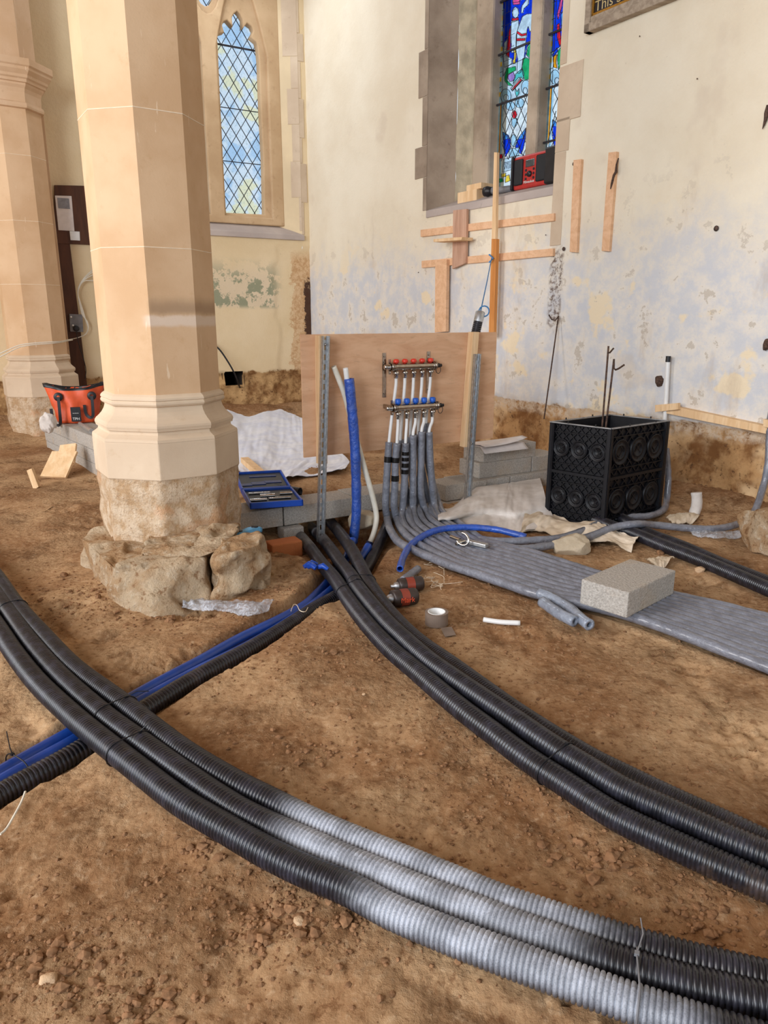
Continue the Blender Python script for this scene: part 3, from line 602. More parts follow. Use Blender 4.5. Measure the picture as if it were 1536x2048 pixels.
U_B=[(-70,1100),(0,1173),(29,1212),(78,1277),(141,1345),(229,1420),(300,1470),(378,1525),(482,1593),(560,1632),(639,1666),(700,1693),(778,1725),(867,1761),(960,1793),(1038,1824),(1100,1844),(1217,1885),(1347,1924),(1500,1960),(1640,1992)]
C_A=[(-60,1175),(0,1262),(30,1308),(77,1367),(143,1430),(200,1478),(300,1557),(365,1606),(456,1660),(534,1705),(612,1743),(700,1779),(778,1821),(882,1865),(986,1905),(1100,1947),(1178,1975),(1256,2003),(1400,2050),(1500,2080),(1650,2125)]
pC=route(ext(edge_path(U_C,RD,RD+.004,1),1,1.2),RD,.92); pB=route(ext(edge_path(U_B,RD,RD+.004,1),1,1.2),RD,.92); pA=route(ext([G(x,y,RD+.004) for x,y in C_A],1,1.2),RD,.92)
def zpath(L): return [G(x,y,z) for x,y,z in L]
C_D1=[(560,1040,-.10),(590,1062,-.08),(617,1092,-.05),(645,1130,-.02),(668,1156,.0),(682,1176,.012),(704,1209,.03),(741,1256,.032),(785,1302,.032),(834,1343,.032),(886,1388,.032),(930,1424,.032),(978,1460,.032),(1056,1519,.032),(1134,1570,.032),(1227,1631,.032),(1318,1676,.032),(1422,1724,.032),(1536,1774,.032),(1680,1835,.032)]
C_D2=[(612,1045,-.10),(640,1072,-.07),(661,1098,-.04),(682,1127,-.01),(703,1154,.02),(715,1174,.04),(738,1204,.05),(775,1247,.05),(810,1280,.05),(857,1321,.05),(900,1352,.05),(952,1388,.05),(1030,1441,.05),(1108,1495,.05),(1186,1543,.05),(1240,1577,.05),(1344,1626,.05),(1448,1675,.05),(1536,1712,.05),(1680,1772,.05)]
C_D3=[(640,1020,-.10),(662,1045,-.07),(681,1068,-.04),(701,1096,-.01),(720,1132,.015),(737,1166,.03),(762,1205,.032),(797,1247,.032),(840,1287,.032),(901,1330,.032),(980,1388,.032),(1030,1424,.032),(1108,1475,.032),(1186,1522,.032),(1240,1549,.032),(1344,1600,.032),(1448,1648,.032),(1536,1690,.032),(1680,1750,.032)]
pD1=route(ext(zpath(C_D1),0,1.3),RD,.9); pD2=ext(zpath(C_D2),0,1.3); pD3=route(ext(zpath(C_D3),0,1.3),RD,.9)
RE=.029
C_E1=[(-60,1640,-.04),(0,1599,-.04),(65,1563,-.04),(130,1527,-.04),(175,1500,-.04),(240,1458,-.04),(300,1420,-.04),(400,1359,-.04),(498,1306,-.04),(570,1262,-.045),(628,1224,-.05),(680,1194,-.055),(718,1163,-.06),(745,1120,-.06),(766,1075,-.05),(782,1035,-.04)]
pE1=route(ext([p+Vector((0,0,.012)) for p in zpath(C_E1)],1.0),RE,.75,.05)
C_b1=[(-60,1583,-.022),(0,1547,-.022),(65,1510,-.022),(133,1472,-.022),(200,1434,-.022),(258,1400,-.022),(330,1360,-.022),(400,1323,-.022),(478,1279,-.025),(556,1241,-.03),(608,1212,-.04),(634,1188,-.05),(653,1168,-.06),(680,1134,-.06),(698,1105,-.04),(706,1080,.0)]
C_b2=[(-60,1604,-.024),(0,1566,-.024),(78,1522,-.024),(151,1482,-.024),(260,1416,-.024),(330,1378,-.024),(400,1341,-.024),(504,1289,-.028),(582,1241,-.035),(621,1214,-.045),(660,1183,-.055),(695,1150,-.06),(720,1120,-.05),(737,1092,-.01)]
pb1=route(ext(zpath(C_b1),1.0),.021,.7,.03); pb2=route(ext(zpath(C_b2),1.0),.021,.7,.03)
C_P1=[(1190,1040,.03),(1240,1058,.03),(1265,1066,.03),(1335,1095,.03),(1370,1108,.03),(1422,1129,.03),(1480,1154,.03),(1536,1178,.03),(1660,1230,.03)]
C_P2=[(1230,1030,.025),(1265,1050,.025),(1300,1069,.025),(1370,1096,.025),(1448,1131,.025),(1536,1166,.025),(1660,1214,.025)]
pP1=route(ext(zpath(C_P1),0,1.3),RD,.8); pP2=route(ext(zpath(C_P2),0,1.3),RD,.8)
LL=[(838,1112),(880,1128),(948,1151),(1010,1172),(1075,1193),(1150,1208),(1253,1234),(1357,1271),(1448,1307),(1536,1341),(1660,1392)]
UU=[(950,1072),(985,1084),(1062,1102),(1150,1130),(1198,1146),(1270,1168),(1344,1187),(1448,1210),(1536,1232),(1660,1262)]
def resamp(L,n):
    P,_=smooth_path(ext([G(x,y,.02) for x,y in L],0,1.2),.02); t=np.linspace(0,len(P)-1,n); return np.stack([np.interp(t,np.arange(len(P)),P[:,k]) for k in range(3)],1)
rL,rU=resamp(LL,34),resamp(UU,34)
LANES=[rL+(rU-rL)*((i+.5)/10) for i in range(10)]
for i in range(10): ROUTES.append((smooth_path(LANES[i],.03)[0],.02,1.9 if 0<i<9 else 1.3,.03))
# ---------- floor
TPC=G(690,1085,-.08); 
def soft(d,w): return np.exp(-(d/w)**2)
def height(X,Y,detail=True):
    X=np.asarray(X,dtype=float);Y=np.asarray(Y,dtype=float)
    h=.022*fbm(X*.9+3,Y*.9,3)+.020*fbm(X*2.6,Y*2.6+9,3)
    s=(X-FR.O.x)*FR.X.x+(Y-FR.O.y)*FR.X.y; d=(X-FR.O.x)*FR.Y.x+(Y-FR.O.y)*FR.Y.y      # distance in front of wall_right (negative)
    d=np.minimum(d,0); h=h-.012+.08*np.exp(d/.25)*np.clip(s/3,0,1)
    d2=(X-FL.O.x)*FL.Y.x+(Y-FL.O.y)*FL.Y.y; h=h+.16*np.exp(np.minimum(d2,0)/.5)
    # bank on the left, behind the front ducts
    h=h+.05*np.clip((Y-3.2)/2,0,1)*np.clip((-X-1.2)/1,0,1)
    # mound in the middle between the two runs of pipe
    c=G(620,1310,0); h=h+.028*np.exp(-(((X-c.x)/.55)**2+((Y-c.y)/.5)**2)**1.5)
    # hollow where the ducts go under the block wall
    h=h-.15*np.exp(-(((X-TPC.x+.06)/.36)**2+((Y-TPC.y)/.34)**2)**1.3)
    # soil heaped behind the low block wall
    if True:
        c=G(640,965,.05); h=h+.07*np.exp(-(((X-c.x)/.5)**2+((Y-c.y-.25)/.35)**2))
        c=G(880,930,.05); h=h+.09*np.exp(-(((X-c.x)/.25)**2+((Y-c.y-.35)/.3)**2))
    if detail:
        k=np.clip(fbm(X*1.3+40,Y*1.3,2)+.35,0.1,1)
        h=h+k*(.016*fbm(X*9,Y*9,4,2.1,.6)+.010*np.abs(fbm(X*24,Y*24,4,2.1,.6)))+.004*fbm(X*60,Y*60,3)
        f=np.clip(fbm(X*4.1+5,Y*4.1+2,3)-.18,0,1); h=h+f*.07*(fbm(X*45,Y*45,3,2.2,.7))-f*.05
    for P,r,drop,fade in ROUTES:
        lo=P.min(0)-.3;hi=P.max(0)+.3; msk=(X>lo[0])&(X<hi[0])&(Y>lo[1])&(Y<hi[1])
        if not msk.any(): continue
        xs=X[msk];ys=Y[msk];best=np.full(xs.shape,9.0);zz=np.zeros(xs.shape)
        for p in P:
            q=(xs-p[0])**2+(ys-p[1])**2; b=q<best; best=np.where(b,q,best); zz=np.where(b,p[2],zz)
        dd=np.sqrt(best); tgt=zz-r*drop; w=np.clip(1-(dd-r*1.05)/fade,0,1); w=w*w*(3-2*w)
        hh=h[msk]; h[msk]=hh*(1-w)+np.where(hh>tgt,tgt,tgt*.6+hh*.4)*w
    return h
def hz(x,y): return float(height(np.array([x]),np.array([y]),False)[0])
def gz(px,py,up=0): # point on the real soil surface under a pixel
    z=0
    for _ in range(4): p=G(px,py,z+up); z=hz(p.x,p.y)
    p=G(px,py,z+up); return Vector((p.x,p.y,z))
def grid(x0,x1,y0,y1,st,hole=None):
    nx=int((x1-x0)/st)+1;ny=int((y1-y0)/st)+1; X,Y=np.meshgrid(np.linspace(x0,x1,nx),np.linspace(y0,y1,ny)); Z=height(X.ravel(),Y.ravel()).reshape(X.shape)
    i=np.arange(ny-1)[:,None]*nx+np.arange(nx-1)[None,:]; F=np.stack([i,i+1,i+nx+1,i+nx],2).reshape(-1,4); V=np.stack([X,Y,Z],2).reshape(-1,3)
    if hole is not None:
        c=V[F].mean(1); k=~((c[:,0]>hole[0])&(c[:,0]<hole[1])&(c[:,1]>hole[2])&(c[:,1]<hole[3])); F=F[k]
    return V,F
V1,F1=grid(-2.0,2.2,.55,4.4,.0105); V2,F2=grid(-6.5,5.6,-2.0,9.6,.05,(-1.96,2.16,.59,4.36))
fl=mesh_np('floor',np.concatenate([V1,V2]),np.concatenate([F1,F2+len(V1)]),True); flo=link('floor',fl,M['ground'],None,(0,0,0)); props(flo,kind='structure')
# loose crumbs of soil: nobody could count them
bm=bmesh.new(); bmesh.ops.create_icosphere(bm,subdivisions=1,radius=1); iv=np.array([v.co[:] for v in bm.verts]); ifc=np.array([[v.index for v in f.verts] for f in bm.faces]); bm.free()
def crumbs(name,n,boxes,rr,mat,lab,cat):
    VV=[];FF=[];o=0;cx=[];cy=[]
    while len(cx)<n:
        b=boxes[RS.randint(len(boxes))]; x,y=RS.normal(b[0],b[2]),RS.normal(b[1],b[3]); cx.append(x);cy.append(y)
    cz=height(np.array(cx),np.array(cy))
    for x,y,z in zip(cx,cy,cz):
        r=rr[0]*(rr[1]/rr[0])**(RS.rand()**2.2); v=iv*(1+RS.uniform(-.3,.3,iv.shape))*r*np.array([1,RS.uniform(.7,1.2),RS.uniform(.5,.8)]); VV.append(v+np.array([x,y,z+r*.15]));FF.append(ifc+o);o+=len(iv)
    me=mesh_np(name,np.concatenate(VV),np.concatenate(FF),False); ob=link(name,me,mat,None,(0,0,0)); props(ob,lab,cat,kind='stuff'); return ob
def bx(px,py,sx,sy): p=G(px,py); return (p.x,p.y,sx,sy)
M['clod']=simple('soil_clods',(146,110,80),.95,var=.2,scale=60,bump=.5,spec=.1)
crumbs('soil_crumbs',9000,[bx(350,1230,.35,.1),bx(180,1180,.2,.2),bx(620,1300,.25,.2),bx(600,1830,.15,.06),bx(100,1950,.2,.08),bx(300,1850,.3,.15),bx(900,1500,.3,.2),bx(1200,1450,.4,.3),bx(1000,1600,.2,.15),bx(1400,1050,.25,.12),bx(80,960,.5,.5),bx(1000,1280,.3,.15),bx(1420,1800,.2,.1),bx(650,950,.3,.15),bx(1150,1160,.25,.08)],(.0015,.008),M['clod'],'loose crumbs and clods of brown soil scattered over the dug floor','soil')
crumbs('soil_clods',420,[bx(610,1838,.06,.03),bx(550,1832,.05,.03),bx(110,1900,.06,.05),bx(400,1705,.05,.03),bx(630,1500,.07,.04),bx(300,2010,.05,.03),bx(180,1190,.12,.08),bx(330,1225,.12,.03),bx(1180,1700,.05,.03),bx(1420,1830,.06,.03),bx(560,1180,.1,.05)],(.005,.016),M['clod'],'larger lumps of earth gathered in the scuffed hollows of the floor','soil')
# timber ceiling high above, out of sight of the photograph
cq=[FR.O,FR.O+FR.X*15.5,FR.O+FR.X*15.5-FL.X*9,FR.O-FL.X*9]; m=MB(); m.hexa([Vector((q.x,q.y,z)) for z in (5.0,5.1) for q in cq]); o=m.build('ceiling',simple('ceiling_boards',(150,120,92),.9,var=.1,scale=2)); props(o,kind='structure')
# ============================================================ PILLARS
A0=math.radians(-79.7)
def octa(prof,c,mat_i=0,seg=8,a0=A0):
    V=[];F=[]
    for r,z in prof:
        for k in range(8): t=a0+k*math.pi/4; V.append((c[0]+r*math.cos(t),c[1]+r*math.sin(t),z))
    for i in range(len(prof)-1):
        for k in range(8): k2=(k+1)%8; F.append((i*8+k,i*8+k2,(i+1)*8+k2,(i+1)*8+k))
    n=len(prof); F.append(tuple(range(8))[::-1]); F.append(tuple(range((n-1)*8,n*8))); return V,F
BASE=[(.334,.575),(.331,.588),(.316,.598),(.305,.606),(.303,.612),(.303,.620),(.312,.622),(.313,.628),(.316,.637),(.315,.646),(.308,.656),(.294,.668),(.281,.682),(.270,.700),(.265,.715),(.265,.722),(.275,.726),(.281,.734),(.281,.742),(.276,.748),(.280,.752),(.279,.760),(.272,.768),(.260,.776)]
CAP=[(.268,2.78),(.284,2.785),(.288,2.80),(.284,2.82),(.270,2.83),(.272,2.90),(.282,2.93),(.300,2.95),(.302,2.965),(.318,2.97),(.322,2.99),(.338,3.0),(.342,3.02),(.362,3.04),(.372,3.05),(.374,3.07),(.388,3.08),(.388,3.13),(.25,3.14)]
def m_shaft(marked=True):
    t=NT('pillar_shaft_stone',.85,spec=.2); co=t.coord(); n1=t.noise(2.2,5,.55,co); n2=t.noise(14,8,.7,co); n3=t.noise(120,4,.7,co); Z=t.xyz()[2]
    col=t.mix(t.ramp(n1,.35,.65),lin((204,168,130)),lin((218,186,150))); col=t.mix(t.math('MULTIPLY',t.ramp(n2,.55,.75),.35),col,lin((190,150,108)))
    st=t.noise(1,5,.6,t.coord((30,30,4))); col=t.mix(t.math('MULTIPLY',t.ramp(st,.68,.72),.6),col,lin((238,216,186)))
    zz=t.math('ADD',Z,t.math('MULTIPLY',t.math('SUBTRACT',n2,.5),.03))
    smear=t.math('MULTIPLY',t.ramp(zz,1.10,1.13),t.ramp(zz,1.20,1.14)); col=t.mix(t.math('MULTIPLY',t.math('MULTIPLY',smear,t.ramp(t.xyz()[0],.03,.06)),.5 if marked else 0),col,lin((120,96,76)))
    band=t.math('MULTIPLY',t.ramp(zz,1.055,1.075),t.ramp(zz,1.115,1.10)); col=t.mix(t.math('MULTIPLY',t.math('MULTIPLY',band,t.ramp(t.xyz()[0],.0,.05)),.5 if marked else 0),col,lin((232,220,208)))
    t.color(col); t.bump(t.math('ADD',t.math('MULTIPLY',n2,.6),t.math('MULTIPLY',n3,.4)),.22,.005); return t.m
M['shaft']=m_shaft(); M['shaft_far']=m_shaft(False)
def m_plinth():
    t=NT('plinth_rubble',.92,spec=.15); co=t.coord(); n1=t.noise(3,6,.6,co); n2=t.noise(16,8,.7,co); n3=t.noise(70,5,.7,co)
    br=t.n('TexBrick'); br.inputs['Scale'].default_value=5.5; br.inputs['Mortar Size'].default_value=.05; t.l(t.coord((1,1,1)),br.inputs[0])
    col=t.mix(t.ramp(n2,.36,.62),lin((196,162,124)),lin((226,204,176))); col=t.mix(t.math('MULTIPLY',t.ramp(n1,.55,.62),.5),col,lin((214,158,112))); col=t.mix(t.math('MULTIPLY',t.ramp(n3,.52,.7),.6),col,lin((160,120,82)))
    t.color(col); t.bump(t.math('ADD',n2,t.math('MULTIPLY',n3,.6)),.9,.02); return t.m
M['plinth']=m_plinth()
def pillar(c,label,zdrop=0.0):
    t=thing('stone_pillar',label,'pillar',(c[0],c[1],0))
    m=MB(); V,F=octa([(.260,.776),(.258,2.78)],c); m.add(V,F); m.build('shaft',M['shaft' if c[1]<5 else 'shaft_far'],t)
    # pale joint lines between the drums: hair-thin proud pointing
    for z in (1.38,1.90,2.42):
        m=MB(); V,F=octa([(.2585,z),(.2605,z+.001),(.2605,z+.004),(.2585,z+.005)],c); m.add(V,F); m.build('mortar_joint',M['joint'],t)
    m=MB(); V,F=octa(BASE,c); m.add(V,F); m.build('moulded_base',M['stone2'],t)
    m=MB(); V,F=octa([(.334,.41),(.334,.575)],c); m.add(V,F); m.build('pedestal',M['stone2'],t,.004)
    m=MB(); V,F=octa(CAP,c); m.add(V,F); m.build('moulded_capital',M['stone'],t)
    m=MB(); V,F=octa([(.26,3.13),(.26,4.7)],c); m.add(V,F); m.build('arch_springing',M['stone'],t)
    # rough plinth, subdivided and roughened
    bm=bmesh.new(); prof=[(.31,-.15)]+[(.328+.004*math.sin(z*40),z) for z in np.linspace(.0,.40,14)]+[(.332,.413)]
    seg=96; V=[]; F=[]
    for r,z in prof:
        for k in range(seg):
            t_=A0+2*math.pi*k/seg; ph=((t_-A0)%(math.pi/4))-math.pi/8; rr=r*math.cos(math.pi/8)/math.cos(ph)
            rr+=.011*float(fbm(t_*6+c[0],z*18,4))*(1 if z<.39 else .1)
            V.append((c[0]+rr*math.cos(t_),c[1]+rr*math.sin(t_),z))
    for i in range(len(prof)-1):
        for k in range(seg): F.append((i*seg+k,i*seg+(k+1)%seg,(i+1)*seg+(k+1)%seg,(i+1)*seg+k))
    me=mesh_np('rough_plinth',V,F,True); link('rough_plinth',me,M['plinth'],t); bm.free(); return t
C1=(-1.034,3.42); pillar(C1,'tall octagonal stone pillar in front, standing on rough boulders')
C2=(-3.2,6.85); pillar(C2,'farther octagonal stone pillar with moulded capital by the back wall')
m=MB(); m.fbox(FL,-2.82,-2.60,-.07,.03,-.1,2.9); o=m.build('trim_4',M['stone'],None,.004); props(o,kind='structure')
# footing boulders under the front pillar
def rough_prism(name,bot,top,mat,amp,seed,cuts=22,parent=None,nsc=7):
    """a rough hewn stone: ground outline and top outline (same number of points)"""
    n=len(bot); bm=bmesh.new(); vb=[bm.verts.new(p) for p in bot]; vt=[bm.verts.new(p) for p in top]
    for i in range(n): bm.faces.new((vb[i],vb[(i+1)%n],vt[(i+1)%n],vt[i]))
    cb=bm.verts.new(sum((Vector(p) for p in bot),Vector())/n); ct=bm.verts.new(sum((Vector(p) for p in top),Vector())/n)
    for i in range(n): bm.faces.new((vb[(i+1)%n],vb[i],cb)); bm.faces.new((vt[i],vt[(i+1)%n],ct))
    for _ in range(5): bmesh.ops.subdivide_edges(bm,edges=[e for e in bm.edges if e.calc_length()>.016],cuts=1,use_grid_fill=True)
    bmesh.ops.triangulate(bm,faces=bm.faces); bmesh.ops.recalc_face_normals(bm,faces=bm.faces)
    for _ in range(3): bmesh.ops.smooth_vert(bm,verts=bm.verts,factor=.5,use_axis_x=True,use_axis_y=True,use_axis_z=True)
    bm.normal_update(); V=np.array([v.co[:] for v in bm.verts]); N=np.array([v.normal[:] for v in bm.verts])
    rs=np.random.RandomState(seed*7+1); ns=int(26*nsc/7); sd=V[rs.randint(len(V),size=ns)]; of=rs.uniform(-1,.6,ns)*amp*.6; ti=rs.normal(size=(ns,3))*amp*5.5
    D=((V[:,None,:]+.25*np.stack([fbm(V[:,0]*9,V[:,2]*9+V[:,1]*5,3)]*3,1)[:,None,:]*.3-sd[None])**2).sum(2); k=D.argmin(1); d=of[k]+((V-sd[k])*ti[k]).sum(1)
    q=V*16; d=np.clip(d,-amp,amp*.8)+amp*.22*fbm(q[:,0]+q[:,2]*.6+seed,q[:,1]+q[:,2]*.9,4)
    V=V+N*d[:,None]
    for v,c in zip(bm.verts,V): v.co=c
    for _ in range(2): bmesh.ops.smooth_vert(bm,verts=bm.verts,factor=.4,use_axis_x=True,use_axis_y=True,use_axis_z=True)
    me=bpy.data.meshes.new(name); bm.to_mesh(me); bm.free(); me.polygons.foreach_set('use_smooth',np.full(len(me.polygons),True)); return link(name,me,mat,parent)
def m_hewn():
    t=NT('hewn_footing_stone',.93,spec=.12); co=t.coord(); n1=t.noise(5,6,.6,co); n2=t.noise(22,8,.72,co); n3=t.noise(90,5,.7,co); v=t.vor(26,co); Z=t.xyz('Normal')[2]
    col=t.mix(t.ramp(n1,.38,.60),lin((190,152,112)),lin((216,192,160))); col=t.mix(t.math('MULTIPLY',t.ramp(n2,.52,.66),.8),col,lin((228,210,184))); col=t.mix(t.math('MULTIPLY',t.ramp(n2,.46,.36),.8),col,lin((148,106,70)))
    col=t.mix(t.math('MULTIPLY',t.ramp(n3,.58,.7),.5),col,lin((126,90,62))); col=t.mix(t.math('MULTIPLY',t.ramp(t.noise(3.2,4,.6,t.coord((1,1,1),loc=(2,5,1))),.60,.70),.7),col,lin((204,150,70)))
    t.color(col); h=t.math('ADD',t.math('MULTIPLY',n2,1.0),t.math('MULTIPLY',n3,.35)); h=t.math('ADD',h,t.math('MULTIPLY',v,.4)); t.bump(h,1.0,.03); return t.m
M['hewn']=m_hewn()
def gp(L,z=-.06): return [Vector((G(x,y,0).x,G(x,y,0).y,z)) for x,y in L]
def tp(L): return [G(x,y,z) for x,y,z in L]
o=rough_prism('footing_stone',gp([(228,1209),(315,1222),(418,1202),(430,1140),(330,1090),(190,1085),(158,1120)]),tp([(226,1136,.14),(300,1134,.15),(412,1120,.15),(428,1085,.15),(330,1052,.14),(200,1050,.12),(160,1075,.13)]),M['hewn'],.030,3,nsc=12); props(o,'largest pale footing stone, under the front and left of the near pillar','stone')
o=rough_prism('footing_stone',gp([(424,1200),(488,1190),(548,1172),(535,1120),(440,1120)]),tp([(432,1118,.17),(470,1104,.20),(525,1082,.20),(515,1058,.20),(440,1072,.20)]),M['hewn'],.030,9,nsc=9); props(o,'yellow stained footing stone under the right side of the near pillar','stone')
o=rough_prism('footing_stone',gp([(330,1150),(420,1150),(470,1120),(470,1080),(330,1080)],.08),tp([(280,1110,.15),(400,1116,.155),(460,1092,.18),(480,1050,.19),(300,1060,.16)]),M['hewn'],.025,5,nsc=14); props(o,'rough bed of stone and mortar between the boulders and the near pillar','stone')
# ============================================================ BLOCK WALLS
def block(F,a0,a1,b0,b1,z0,z1,lab,grp,mat='block',nm='concrete_block'):
    m=MB(); m.fbox(F,a0,a1,b0,b1,z0,z1); o=m.build(nm,M[mat],None,.004); return props(o,lab,'block',grp)
FW=Frame(G(568,1050,0),EB)   # low wall in front of the pit
e1=FW.hit(767,1020)[0]
block(FW,-.445,-.004,0,.215,-.005,.10,'grey concrete block with the blue tool case on it, beside the near pillar','low block wall')
block(FW,.004,.444,0,.215,-.005,.10,'grey concrete block bridging over the mouth of the black ducts','low block wall')
block(FW,.452,.86,.02,.235,-.005,.10,'grey concrete block just left of the grey lagged pipes','low block wall')
for (px,py,w,h,d,sd,lab) in ((575,1085,.17,.075,.1,1,'orange brick set in the footing beside the duct opening'),(588,1052,.12,.06,.1,2,'small brick under the block wall left of the black ducts')):
    p=G(px,py,0); m=MB(); Fq=Frame((p.x,p.y,-.02),EB); m.fbox(Fq,-w/2,w/2,0,d,-h/2-.03,h/2-.02); o=m.build('brick',M['brick'] if sd==1 else M['block'],None,.008); noisy(o,.004,30,sd); props(o,lab,'brick')
o=rock('rubble_stone',tuple(G(725,1050,-.01)+Vector((0,.08,0))),(.16,.14,.12),M['granite'],seed=5,sub=4,amp=.1); props(o,'grey rubble stone under the block wall behind the blue lagged pipe','stone')
# stack on the right: three courses
k3=G(968,895,.3)-Vector((0,0,.3)); k2=G(959,927,.2)-Vector((0,0,.2)); k1=G(947,963,.1)-Vector((0,0,.1)); k0=G(897,971,.1)-Vector((0,0,.1))
F3=Frame((k3.x,k3.y,0),EB);F2b=Frame((k2.x,k2.y,0),EB);F1=Frame((k1.x,k1.y,0),EB);F0=Frame((k0.x,k0.y,0),EB)
block(F3,0,.44,0,.215,.2,.3,'topmost grey concrete block of the stack, papers lying on it','block stack beside the black crate')
block(F2b,0,.44,0,.215,.1,.2,'concrete block in the middle course of the stack, left end','block stack beside the black crate')
block(F2b,.447,.70,0,.215,.1,.2,'concrete block in the middle course of the stack, by the black crate','block stack beside the black crate')
block(F1,-.08,.30,0,.215,-.02,.1,'concrete block in the bottom course, partly behind the draped fabric','block stack beside the black crate')
block(F1,.307,.72,0,.215,-.02,.1,'concrete block in the bottom course nearest the black crate','block stack beside the black crate')
FX=Frame((k0.x,k0.y,0),FR.X)
block(F0,-.02,.30,.0,.20,.0,.1,'single concrete block in front of the stack, left of the right metal channel','block stack beside the black crate')
m=MB(); q0,q1=FW.hit(870,1013)[0],FW.hit(985,1000)[0]; m.fbox(F0,-.25,.42,-.02,.22,-.06,-.003); o=m.build('concrete_slab',M['block'],None,.004); props(o,'thin concrete slab under the blocks behind the grey lagged pipes','slab')
# wall of blocks running back on the left
pl0=G(186,873,.3);pl1=G(93,836,.3); dv=(pl1-pl0); dl=dv.length; FB=Frame((pl0.x,pl0.y,0),dv); # x runs away, y to the left
sgn=-1 if FB.Y.x>0 else 1
k=0
wh=['nearest the pillar','second from the pillar','third from the pillar','fourth from the pillar','farthest from the pillar']
for cz in range(3):
    off=-.25 if cz%2 else -.05
    for i in range(5):
        a0=off-.40+i*.447; a1=a0+.44
        if a0>dl+.1: continue
        a1=min(a1,dl+.12); b0,b1=(-.215,0) if sgn==1 else (0,.215)
        block(FB,a0,a1,b0,b1,cz*.1,cz*.1+.098,'grey block in the wall behind the near pillar, %s course, %s'%(['bottom','middle','top'][cz],wh[i]),'block wall running back to the far pillar')
# ============================================================ BOARD, CHANNELS, MANIFOLD
g=G(643,1080,-.06); FP=Frame((g.x,g.y,0),EB)
PYB=.07   # front face of the plywood
m=MB(); m.fbox(FP,-.056,1.212,PYB,PYB+.012,.385,1.018); pb=m.build('plywood_board',M['ply'],None,.001); props(pb,'upright plywood board carrying the pipe manifold','board')
def post(px0,px1,lab,lean=0,nm='timber_post'):
    a0,z0=FP.hit(*px0,PYB-.045); a1,z1=FP.hit(*px1,PYB-.045); m=MB(); w=.045
    m.hexa([FP.pt(a1-w*.5,PYB-.047,z1),FP.pt(a1+w*.5,PYB-.047,z1),FP.pt(a1+w*.5,PYB-.001,z1),FP.pt(a1-w*.5,PYB-.001,z1),FP.pt(a0-w*.5,PYB-.047,z0),FP.pt(a0+w*.5,PYB-.047,z0),FP.pt(a0+w*.5,PYB-.001,z0),FP.pt(a0-w*.5,PYB-.001,z0)]); o=m.build(nm,M['pine'],None,.0015); return props(o,lab,'timber','posts fixed to the plywood board')
post((645,671),(647,928),'pale timber post on the left end of the plywood board')
post((952,664),(934,894),'pale timber post on the right end of the plywood board')
def channel(pt,pb_,zb,lab):
    a0,z0=FP.hit(*pt,.0); a1,_=FP.hit(*pb_,.0); L=z0-zb
    t=thing('metal_channel',lab,'channel',FP.pt(a1,0,zb),'slotted metal channels in front of the board')
    def P(a,y,k): return FP.pt(a1+(a0-a1)*k+a,y,zb+L*k)
    W=.0205; T=.0025; m=MB()
    # back web with slots, two side flanges, inturned lips; the open side faces the viewer
    def prism(a_0,a_1,y0,y1,k0,k1): m.hexa([P(a_0,y0,k0),P(a_1,y0,k0),P(a_1,y1,k0),P(a_0,y1,k0),P(a_0,y0,k1),P(a_1,y0,k1),P(a_1,y1,k1),P(a_0,y1,k1)])
    prism(-W,-W+T,0,.021,0,1); prism(W-T,W,0,.021,0,1); prism(-W,-W+.008,0,T,0,1); prism(W-.008,W,0,T,0,1)
    sw=.0065; prism(-W,-sw,.0185,.021,0,1); prism(sw,W,.0185,.021,0,1)
    n=int(L/.05)
    for i in range(n+1):
        z0_=i*.05-.011; z1_=z0_+.022; k0_,k1_=max(0,z0_/L),min(1,z1_/L)
        if k1_>k0_: prism(-sw,sw,.0185,.021,k0_,k1_)
    m.build('slotted_rail',M['steel'],t)
    m=MB(); c=P(0,.012,.96 if pt[0]<800 else .42); m.lathe([(0,0),(.006,0),(.006,.006),(0,.006)],c,-FP.Y,8); m.build('bolt',M['chrome'],t)
    return t
channel((653,672),(643,1082),-.07,'left slotted metal channel, tall, standing between the black ducts')
channel((957,708),(937,990),-.0,'right slotted metal channel, shorter, beside the block stack')
